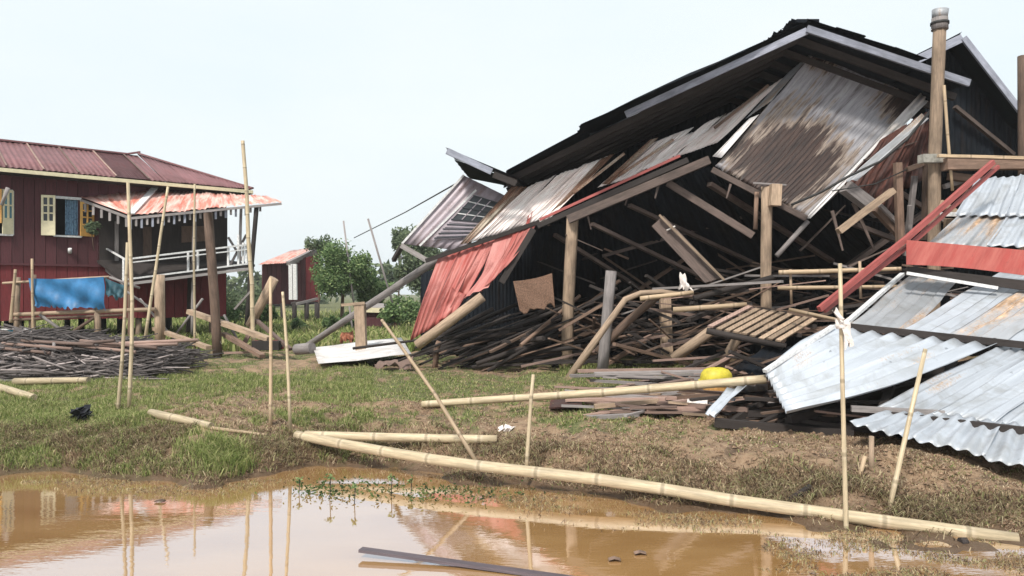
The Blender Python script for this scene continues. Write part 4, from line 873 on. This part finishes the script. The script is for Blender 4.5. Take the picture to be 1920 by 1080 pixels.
def clump(px, py, r, mat, label, name, cat, n=26, sq=.6, sd=1):
    r_ = random.Random(sd); c = G(px, py); mb = MB()
    for i in range(n):
        a = r_.uniform(0, 6.3); e = r_.uniform(0, 1)**.7*r; p = c+Vector((math.cos(a)*e, math.sin(a)*e, r_.uniform(0, r*sq)))
        q = Vector((r_.gauss(0, 1), r_.gauss(0, 1), r_.gauss(0, .7))).normalized()*r*.45; q2 = q.orthogonal().normalized()*r*.35
        poly(mb, [p-q-q2, p+q-q2*.7, p+q*.8+q2, p-q*.6+q2*.9], q.cross(q2).normalized()*.01)
    return tag(mb.build(name, mat), label, cat)
clump(152, 788, .11, m_black, 'black crumpled plastic bag in the grass at the left', 'plastic_bag', 'plastic bag', sq=1.2, sd=2)
clump(952, 806, .1, m_rag, 'small pale lump of torn sacking on the bare earth', 'torn_sacking', 'sacking', n=9, sq=.25, sd=3)
tag(plate('rusty_fragment', [G(1030, 772, .03), G(1092, 770, .03), G(1090, 750, .06), G(1034, 752, .06)], .02, m_rb), 'dark red rusty fragment on the grass under the raised bamboo', 'metal fragment')
a_ = G(1634, 880); stick('stake', [a_-Vector((0, 0, .1)), P(1634, 818, a_.y)], .022, m_post, 'short square stake on the bank below the silver eave', 'stake')
a_ = G(1608, 900); stick('stake', [a_-Vector((0, 0, .05)), P(1622, 855, a_.y)], .018, m_bam2, 'short bamboo splinter leaning left of the short square stake', 'splinter')

# ------------------------------------------------------------ bamboo by the water
a_, b_ = G(556, 826, .05), Vector(((1908-960)/F*5.42, 5.42, EYE-(1012-550)/F*5.42))
m1 = P(1150, 902, 6.42)
bamboo([a_, P(850, 868, 7.0), m1, P(1585, 968, 5.8), b_], .05, 'long thick bamboo log lying from the bank into the muddy water', 'thick bamboo logs on the bank', n=14, taper=1.0, name='bamboo_log', cat='bamboo log')
bamboo([G(572, 828, .06), G(932, 836, .05)], .045, 'shorter bamboo log lying on the bank just behind the long one', 'thick bamboo logs on the bank', n=14, taper=1.05, name='bamboo_log', cat='bamboo log')
a_ = G(792, 768, .06); bamboo([a_, P(1120, 737, 9.2), P(1437, 711, 8.55)], .045, 'bamboo log raised from the grass onto the torn silver sheet', 'thick bamboo logs on the bank', n=14, taper=1.15, name='bamboo_log', cat='bamboo log')
bamboo([G(283, 783, .05), G(396, 806, .04)], .05, 'short bamboo log half sunk in the grass at the left', 'thick bamboo logs on the bank', n=12, name='bamboo_log', cat='bamboo log')
bamboo([G(396, 806, .02), G(500, 822, .02)], .02, 'thin end of bamboo sticking out of the dry grass', None, m_bam2)
bamboo([G(28, 722, .05), G(166, 720, .06)], .06, 'bamboo log lying at the foot of the woodpile', 'thick bamboo logs on the bank', n=12, name='bamboo_log', cat='bamboo log')
bamboo([G(-20, 728, .05), G(64, 750, .03)], .06, 'bamboo log on the grass at the left edge below the woodpile', 'thick bamboo logs on the bank', n=12, name='bamboo_log', cat='bamboo log')
a_ = P(903, 872, 7.0); bamboo([a_-Vector((0, 0, .05)), P(810, 730, 7.6), P(716, 600, 8.2)], .021, 'thin bamboo leaning far left over the long log', gS, m_bam2)
a_ = P(986, 882, 6.95); bamboo([a_-Vector((0, 0, .1)), P(992, 790, a_.y), P(1000, 702, a_.y+.05)], .02, 'short pale thin pole upright behind the long log', gS, m_bam)
a_ = P(1587, 990, 5.72); bamboo([P(1587, 1006, 5.7), P(1580, 740, 5.75), P(1575, 494, 5.8)], .019, 'tall thin bamboo stake with a pale cloth knotted round it', gS, m_bam)
a_ = G(1661, 962); bamboo([a_-Vector((0, 0, .1)), P(1695, 830, a_.y+.1), P(1735, 655, a_.y+.3)], .021, 'thin bamboo stake leaning right in front of the silver eave', gS, m_bam)
kn = empty('knotted_cloth', P(1580, 610, 5.75), 'pale cloth strip knotted round the tall thin stake', 'cloth')
cloth('band', P(1567, 596, 5.72), P(1592, 594, 5.72), P(1570, 616, 5.71), P(1594, 614, 5.71), 8, 4, m_rag, .015, .02, .02, kn)
cloth('tail', P(1578, 606, 5.70), P(1594, 604, 5.70), P(1584, 650, 5.70), P(1600, 646, 5.70), 6, 6, m_rag, .015, .15, .006, kn, 2)
cloth('tail', P(1560, 580, 5.70), P(1568, 576, 5.70), P(1578, 606, 5.70), P(1584, 600, 5.70), 6, 6, m_rag, .01, .1, .006, kn, 3)
tag(tube(MB(), [P(676, 1036, 5.1)+Vector((0, 0, .02)), P(860, 1056, 4.92), P(1075, 1086, 4.68)], .032, .01, n=4).build('plank', m_wet), 'grey waterlogged plank floating in the muddy water', 'plank')
bpy.data.objects[-1] if False else None
loose([G(1480, 945, .02), G(1520, 925, .05)], .03, m_dark, 'branch', 'short dark branch on the mud just behind the long log', 'branch')
loose([P(1800, 1018, 5.36), P(1812, 1018, 5.36)], .04, m_dark, 'stub', 'dark round stub in the shallow water at the right end of the long log', 'stub')
for px, py in ((1152, 1052), (300, 942), (1200, 1040)):
    y_ = EYE*F/(py-HOR); x_ = (px-960)/F*y_
    tag(tube(MB(), [(x_-.04, y_, .012), (x_, y_+.01, .02), (x_+.04, y_, .012)], .03, .006, n=6).build('dead_leaf', m_tim), {1152: 'curled dead leaf floating in front of the long log', 300: 'dark dead leaf floating near the left bank', 1200: 'smaller dead leaf floating right of the curled one'}[px], 'leaf')

# ------------------------------------------------------------ woodpile
r_ = random.Random(21)
def pz(x): return .6*max(0, min(1, (-6.25-x)/1.4))**.6*(1-.15*math.sin(x*2.2))
gW = 'sticks stacked in the brushwood pile'
def wstick(surf):
    x = r_.uniform(-10.5, -6.4); h = pz(x); 
    t_ = r_.random(); z = h*t_; yf = 12.75+t_*.9; y = yf+(r_.uniform(0, .15) if surf else r_.uniform(.1, 2.0))
    if r_.random() < .3: y = 13.5+r_.uniform(0, 1.6); z = h*r_.uniform(.9, 1.05)
    L = r_.uniform(.12, .75); yaw = r_.gauss(0, .4); s_ = r_.gauss(0, .14)
    d = Vector((math.cos(yaw), math.sin(yaw), s_))*L; c = Vector((x, y, .3+z+.02))
    return c-d, c+d+Vector((0, 0, r_.uniform(-.05, .05))), r_.uniform(.008, .026)
pile = MB()
for i in range(2000):
    a0, b0, rr = wstick(i > 800); tube(pile, [a0, a0.lerp(b0, .5)+Vector((0, r_.gauss(0, .03), r_.gauss(0, .03))), b0], rr, n=5, jit=.15, taper=.6)
o = pile.build('brushwood', m_stick); tag(o, 'heaped grey brushwood behind the leaning bamboo pair', 'brushwood', kind='stuff')
for i in range(230):
    a0, b0, rr = wstick(True); a0.y -= .05; b0.y -= .05
    o = tube(MB(), [a0, a0.lerp(b0, .5)+Vector((0, r_.gauss(0, .02), r_.gauss(0, .03))), b0], rr*1.15, n=6, jit=.12, taper=.6).build('stick', m_stick); c_ = (a0+b0)/2; tag(o, ('thick ' if rr > .017 else 'thin ')+('long ' if (a0-b0).length > .9 else 'short ')+'stick '+('on top of' if c_.z > .3+pz(c_.x)*.66 else ('halfway up' if c_.z > .3+pz(c_.x)*.33 else 'at the foot of'))+' the brushwood pile, '+('left part' if c_.x < -7.8 else ('middle part' if c_.x < -6.7 else 'right end')), 'stick', gW)
for i in range(8):
    x = -9+i*.35
    loose([Vector((x-.5, 13.4, .85+.05*(i % 3))), Vector((x+.9, 13.1+i*.05, .75+.07*(i % 4)))], .03, m_pink, 'stick', 'pinkish thicker stick laid over the top of the brushwood pile', 'stick')['group'] = gW

# ------------------------------------------------------------ vegetation
def blades(name, x, y, h, wd, lean, mat, label, cat, z0=None, curl=.5, seed=1):
    r_ = np.random.default_rng(seed); n = len(x); z = gz(x, y) if z0 is None else z0
    yaw = r_.uniform(0, 2*np.pi, n); hh = h*r_.uniform(.5, 1.3, n); ww = wd*r_.uniform(.6, 1.4, n); la = r_.uniform(0, 2*np.pi, n); lm = lean*r_.uniform(.2, 1.3, n)
    px, py = np.cos(yaw)*ww, np.sin(yaw)*ww; lx, ly = np.cos(la)*lm*hh, np.sin(la)*lm*hh
    B = np.stack([x, y, z-.01], -1)
    v = np.zeros((n, 5, 3)); v[:, 0] = B+np.stack([-px, -py, 0*px], -1); v[:, 1] = B+np.stack([px, py, 0*px], -1)
    m_ = B+np.stack([lx*.35, ly*.35, hh*.6], -1); v[:, 2] = m_+np.stack([px, py, 0*px], -1)*.7; v[:, 3] = m_-np.stack([px, py, 0*px], -1)*.7
    v[:, 4] = B+np.stack([lx*(1+curl*.3), ly*(1+curl*.3), hh*(1-curl*np.clip(lm, 0, 1.2)*.6)], -1)
    me = bpy.data.meshes.new(name); me.vertices.add(n*5); me.vertices.foreach_set('co', v.astype(np.float32).ravel())
    b0 = np.arange(n)[:, None]*5
    li = np.concatenate([b0+np.array([[0, 1, 2, 3]]), b0+np.array([[3, 2, 4]])], 1).astype(np.int32)
    me.loops.add(li.size); me.loops.foreach_set('vertex_index', li.ravel())
    me.polygons.add(2*n); ls = (np.arange(n)[:, None]*7+np.array([[0, 4]])).astype(np.int32).ravel()
    me.polygons.foreach_set('loop_start', ls); me.polygons.foreach_set('loop_total', np.tile(np.array([4, 3], np.int32), n))
    me.update(calc_edges=True); me.materials.append(mat)
    o = bpy.data.objects.new(name, me); C.objects.link(o); return tag(o, label, cat, kind='stuff')
def spots(n, x0, x1, y0, y1, dens, seed):
    """points on the ground, nearer ones denser; kept with probability dens(x, y)"""
    r_ = np.random.default_rng(seed); u = r_.random(n); Y = 1/(1/y1+(1/y0-1/y1)*u); X = (r_.uniform(x0, x1, n)-960)/F*Y
    k = r_.random(n) < dens(X, Y); return X[k], Y[k]
def land(x, y): return (gz(x, y) > .03) & ((x < 1.6) | (y > shore(x)-.05))
def inpile(x, y): return (x < -6.3) & (y > 12.9) & (y < 15.5)
def wreck(x, y): return (x > -1.5) & (y > 14.2)
mg = leafmat('grass_blades', [(0, (.08, .1, .03)), (.3, (.18, .24, .07)), (.65, (.3, .34, .12)), (1, (.5, .45, .24))])
md = leafmat('dry_grass_blades', [(0, (.13, .075, .05)), (.35, (.3, .2, .13)), (.7, (.48, .36, .24)), (1, (.65, .54, .38))], .3)
mw = leafmat('dark_weeds', [(0, (.07, .048, .034)), (.3, (.2, .135, .09)), (.6, (.38, .28, .18)), (.75, (.27, .29, .12)), (1, (.62, .5, .34))], .4)
mb_ = leafmat('bush_leaves', [(0, (.045, .085, .03)), (.4, (.11, .18, .07)), (.8, (.2, .29, .12)), (1, (.3, .36, .16))], .35)
mb2 = leafmat('pale_bush_leaves', [(0, (.06, .085, .05)), (.5, (.11, .15, .085)), (1, (.2, .24, .13))], .35)
X, Y = spots(230000, -300, 700, 7.0, 15, lambda x, y: land(x, y)*np.clip(greenness(x, y)*1.3-.3, 0, 1)*~inpile(x, y), 1)
blades('grass', X, Y, .085, .0038, .8, mg, 'lush green grass on the bank at the left', 'grass', seed=2)
X, Y = spots(160000, 300, 2200, 8.5, 24, lambda x, y: land(x, y)*np.clip(greenness(x, y)*1.4-.35, 0, .8)*~(wreck(x, y)&(y > 15)), 3)
blades('grass', X, Y, .06, .005, .9, mg, 'thin patchy green grass before the wreck', 'grass', seed=4)
X, Y = spots(260000, -300, 2300, 5.2, 15, lambda x, y: land(x, y)*np.clip(.9-greenness(x, y)*.9, .1, 1)*(vn(x*2.5, y*2.5, 21) > .45)*~inpile(x, y), 5)
blades('dry_grass', X, Y, .04, .0042, 1.5, md, 'flattened dry brown grass and straw on the earth', 'dry grass', curl=1, seed=6)
sd_ = lambda x, y: np.exp(-((y-shore(x)-.45)/.42)**2)
X, Y = spots(240000, 350, 2300, 5.0, 9, lambda x, y: land(x, y)*sd_(x, y)*(.2+.8*(vn(x*3, y*4, 32) > .5))*(vn(x*1.4, y*2.2, 31) > .5), 7)
blades('matted_weeds', X, Y, .1, .0045, 1.3, mw, 'dark matted dead weeds along the water edge', 'weeds', curl=1, seed=8)
X, Y = spots(120000, -300, 640, 7, 9.6, lambda x, y: land(x, y)*sd_(x, y-.1)*(vn(x*2.5, y*2.5, 41) > .42), 9)
blades('matted_weeds', X, Y, .085, .004, 1.2, mw, 'dark matted weeds in the green bank at the left', 'weeds', curl=.8, seed=10)
X, Y = spots(60000, 280, 560, 7.0, 8.0, lambda x, y: land(x, y)*np.exp(-((960+F*x/y-415)/38)**2-((y-7.45)/.22)**2)*.5, 11)
blades('grass_tuft', X, Y, .16, .0045, .7, mg, 'tall bright green tuft at the water edge', 'grass', seed=12)
X, Y = spots(60000, 1050, 1350, 13, 15.5, lambda x, y: np.ones_like(x)*.12, 13)
blades('grass', X, Y, .12, .008, .6, mg, 'green grass at the feet of the front posts', 'grass', seed=14)
X, Y = spots(30000, -300, 1000, 19, 60, lambda x, y: np.ones_like(x)*.9, 15)
blades('grass', X, Y, .35, .04, .6, mg, 'tall green grass around the hut and far houses', 'grass', seed=16)
X, Y = spots(330000, -300, 2300, 5.2, 14, lambda x, y: land(x, y)*(.15+.85*(vn(x*8, y*8, 51) > .45))*(.3+.7*(vn(x*1.6, y*2.4, 52) > .42))*~inpile(x, y)*~wreck(x, y), 21)
gsel = np.random.default_rng(3).random(len(X)) < np.clip(greenness(X, Y)*1.1, .12, .75)
blades('grass', X[gsel], Y[gsel], .045, .0045, 1.3, mg, 'short trampled green blades mixed into the bare earth', 'grass', curl=1, seed=22)
blades('dry_grass', X[~gsel], Y[~gsel], .04, .0045, 1.5, md, 'loose straw scattered over the bank', 'straw', curl=1, seed=23)
X, Y = spots(90000, -300, 2300, 4.9, 9, lambda x, y: (gz(x, y) > .0)*np.exp(-((gz(x, y)-.045)/.05)**2)*(vn(x*5, y*5, 61) > .3)*np.where((x > 1.7) & (y < shore(x)+.05), .12, 1), 24)
blades('edge_grass', X, Y, .07, .004, 1.1, mw, 'drowned brown grass along the waterline', 'grass', curl=1, seed=25)
# clods of earth
cl = MB(); X, Y = spots(9000, 500, 2200, 5.6, 13, lambda x, y: (gz(x, y) > .06)*(1-greenness(x, y)), 17)
for x, y in zip(X, Y):
    r0 = random.uniform(.008, .028); c = Vector((x, y, g1(x, y)+r0*.2)); v = [c+Vector((math.cos(a)*r0*random.uniform(.7, 1.4), math.sin(a)*r0*random.uniform(.7, 1.4), 0)) for a in (0, 1.26, 2.5, 3.77, 5.0)]+[c+Vector((random.uniform(-.3, .3)*r0, random.uniform(-.3, .3)*r0, r0*random.uniform(.5, 1)))]
    cl.add(v, [(i, (i+1) % 5, 5) for i in range(5)], [[(0, 0)]*3]*5, [False]*5)
tag(cl.build('earth_clods', plain('earth_clod', (.2, .135, .09), .95, 30, .6, .3, .1, None)), 'loose brown clods of earth on the bare ground', 'earth clods', kind='stuff')
X, Y = spots(13000, 1430, 2000, 4.6, 5.75, lambda x, y: (gz(x, y) < .01)*np.clip((vn(x*4, y*7, 71)-.4)*3, 0, 1), 31)
blades('drowned_weeds', X, Y, .03, .0035, 1.6, mw, 'thin drowned weeds in the shallow water at the lower right', 'weeds', z0=np.full(len(X), .004), curl=1, seed=32)
X, Y = spots(12000, 830, 1430, 5.6, 7.2, lambda x, y: (gz(x, y) < .01)*np.exp(-((y-shore(x)+.45)/.3)**2)*np.clip((vn(x*3, y*7, 72)-.35)*3, 0, 1), 33)
blades('drowned_weeds', X, Y, .035, .0035, 1.5, mw, 'dark silty weeds in the water just before the long log', 'weeds', z0=np.full(len(X), .004), curl=1, seed=34)
X, Y = spots(8000, -50, 560, 6.6, 7.8, lambda x, y: (gz(x, y) < .01)*np.exp(-((y-shore(x)+.2)/.25)**2)*(vn(x*2, y*6, 73) > .5), 35)
blades('drowned_weeds', X, Y, .03, .0035, 1.6, mw, 'drowned weeds in the shallows below the green bank', 'weeds', z0=np.full(len(X), .004), curl=1, seed=36)
# weeds standing in the water
r_ = random.Random(5); wm = MB(); lm = MB()
def leafq(mb, c, r0, n=(0, 0, 1)):
    q = Vector((r_.gauss(0, 1), r_.gauss(0, 1), r_.gauss(0, .6))).normalized(); q2 = q.orthogonal().normalized(); q2 = (q2+Vector((0, 0, r_.uniform(-.5, .5)))).normalized()
    mb.add([c-q*r0, c+q2*r0*.5, c+q*r0, c-q2*r0*.5], [(0, 1, 2, 3)], [[(0, 0)]*4], [False])
def wy(px, py): y_ = EYE*F/(py-HOR); return Vector(((px-960)/F*y_, y_, 0))
for i in range(650):
    px = r_.choice([r_.gauss(610, 35), r_.gauss(700, 70), r_.gauss(800, 40), r_.gauss(900, 60)]); c = wy(px, r_.gauss(922 if px < 760 else 930, 9))
    leafq(lm, c+Vector((0, 0, r_.uniform(.005, .06))), r_.uniform(.01, .024))
tag(lm.build('water_weeds', leafmat('dark_pond_leaves', [(0, (.015, .03, .012)), (.6, (.06, .1, .03)), (1, (.14, .17, .06))])), 'small leafy weeds floating before the long log', 'water weeds', kind='stuff')
for k, (px, py, h) in enumerate(((618, 935, .19), (664, 945, .15), (733, 930, .17), (770, 925, .12), (560, 925, .12))):
    c = wy(px, py); e = empty('water_plant', c, ['tallest water plant with a round green head', 'short water plant with a drooping head right of the tallest', 'slim water plant in the middle of the weeds', 'small plain water plant at the right of the weeds', 'small plain water plant at the left of the weeds'][k], 'water plant')
    tube(MB(), [c-Vector((0, 0, .05)), c+Vector((.01, 0, h))], .004, n=5).build('stem', m_dark, e)
    mm = MB()
    for i in range(14): leafq(mm, c+Vector((r_.gauss(0, .014), r_.gauss(0, .014), h+r_.gauss(0, .012))), .02)
    mm.build('leaf_head', mb_, e)
# trees and bushes
def crown(mb, c, rad, n, leaf, clumps=18, sq=1.0, sd=1):
    r2 = random.Random(sd); cs = []
    for i in range(clumps):
        v = Vector((r2.gauss(0, 1), r2.gauss(0, 1), r2.gauss(0, 1))).normalized()*r2.uniform(.35, 1); v.z *= sq; cs.append((c+v*rad*.75, rad*r2.uniform(.22, .45)))
    for i in range(n):
        cc, rr = r2.choice(cs); v = Vector((r2.gauss(0, 1), r2.gauss(0, 1), r2.gauss(0, .8))).normalized()*rr*r2.uniform(.4, 1.1)
        q = Vector((r2.gauss(0, 1), r2.gauss(0, 1), r2.gauss(0, 1))).normalized(); q2 = q.orthogonal().normalized(); s0 = leaf*r2.uniform(.6, 1.4); p = cc+v
        mb.add([p-q*s0, p+q2*s0*.5, p+q*s0, p-q2*s0*.5], [(0, 1, 2, 3)], [[(0, 0)]*4], [False])
    return cs
def tree(name, base, ctr, rad, n, leaf, mat, label, cat, sd=1, clumps=18, sq=1.0, tr=.09):
    e = empty(name, base, label, cat); mb = MB(); cs = crown(mb, ctr, rad, n, leaf, clumps, sq, sd)
    mb.build('crown', mat, e); tm = MB(); fork = base.lerp(ctr, .6)
    tube(tm, [base-Vector((0, 0, .1)), fork, ctr], tr, n=8, taper=.5, jit=.08)
    for cc, rr in cs[:10]: tube(tm, [fork, cc], tr*.35, n=5, taper=.4)
    tm.build('trunk', m_tim, e); return e
YT = 31
tree('round_tree', P(640, 612, YT), P(645, 505, YT), 1.5, 20000, .06, mb_, 'round dense green tree between the small hut and the long pole', 'tree', 3, 34, 1.0)
tree('bush', P(700, 600, YT+1), P(700, 545, YT+1), .95, 5000, .075, mb_, 'low green bush right of the round tree', 'bush', 4, 14, .9)
tree('sapling', P(598, 612, YT+8), P(598, 462, YT+8), .8, 1200, .08, mb2, 'loose pale sapling rising behind the hut roof', 'tree', 5, 9, .9, .05)
tree('pale_tree', P(790, 612, 44), P(790, 500, 44), 2.1, 6000, .12, mb2, 'pale hazy tree behind the lilac end wall', 'tree', 6, 16, 1.5)
tree('pale_tree', P(745, 612, 50), P(752, 450, 50), 1.3, 1800, .12, mb2, 'thin hazy tree top left of the lilac end wall', 'tree', 7, 8, 1.0, .07)
for k, (px, py, Yk, rr) in enumerate(((440, 575, 33, 1.2), (500, 590, 30, .6), (425, 590, 27, .6), (660, 600, 28, .45), (620, 606, 27, .4), (560, 610, 27, .35), (740, 590, 26, .6), (770, 575, 30, .9), (470, 560, 45, 1.5))):
    tree('bush', P(px, 612, Yk), P(px, py, Yk), rr, 1500, .07, [mb_, mb2][k in (0, 8)], ['yellowish bush seen beneath the porch floor', 'low bush before the small hut', 'low bush under the red porch', 'low bush behind the long round pole', 'low bush under the round tree', 'low bush by the hut stilts', 'low bush beside the low maroon shed', 'bush right of the low maroon shed', 'hazy bush left of the small hut'][k], 'bush', 10+k, 8, .7, .03)
# far wood and hills
fw = MB(); r3 = random.Random(9)
for i in range(90):
    Yk = r3.uniform(75, 140); px = r3.uniform(-500, 2400); c = Vector(((px-960)/F*Yk, Yk, r3.uniform(.8, 3.6)))
    crown(fw, c, r3.uniform(2, 4.5), 260, .45, 7, .8, i)
tag(fw.build('far_wood', mb2), 'far hazy line of trees behind the hut', 'trees', kind='stuff')
# little yellow-green plant on the porch corner
pp = empty('porch_plant', P(172, 452, 21.0), 'yellow green creeper hanging at the left porch corner', 'plant'); mm = MB()
crown(mm, P(171, 432, 21.0), .28, 500, .05, 7, 1.3, 77); mm.build('leaves', mb2, pp); bar('stem', [P(176, 470, 21.05), P(171, 430, 21.0)], .012, m_tim, pp, n=5)
for x0, y0, x1, y1, Yk, lab in ((644, 414, 664, 575, 30.5, 'thin tall pole before the round tree'), (690, 410, 745, 600, 26, 'thin grey pole leaning right of the round tree'), (664, 640, 655, 575, 27, 'short thin pole by the long round pole')):
    stick('thin_pole', [P(x0, y0, Yk), P(x1, y1, Yk)], .035, m_grey, lab, 'pole')
# wisps of young plants in front of the house
hz_, t, b = newmat('haze'); t.nodes.remove(b); pv = t.nodes.new('ShaderNodeVolumePrincipled'); pv.inputs['Density'].default_value = .0007; pv.inputs['Color'].default_value = (.97, .985, 1, 1)
t.links.new(pv.outputs[0], t.nodes['Material Output'].inputs['Volume'])
x0, x1, y0, y1, z0, z1 = -300, 300, -40, 400, -1.6, 16
v = [(x, y, z) for z in (z0, z1) for y in (y0, y1) for x in (x0, x1)]
hb = MB(); hb.add(v, [(0, 2, 3, 1), (4, 5, 7, 6), (0, 1, 5, 4), (2, 6, 7, 3), (0, 4, 6, 2), (1, 3, 7, 5)], [[(0, 0)]*4]*6, [False]*6)
tag(hb.build('haze', hz_, org=(0, 0, 0)), kind='stuff')
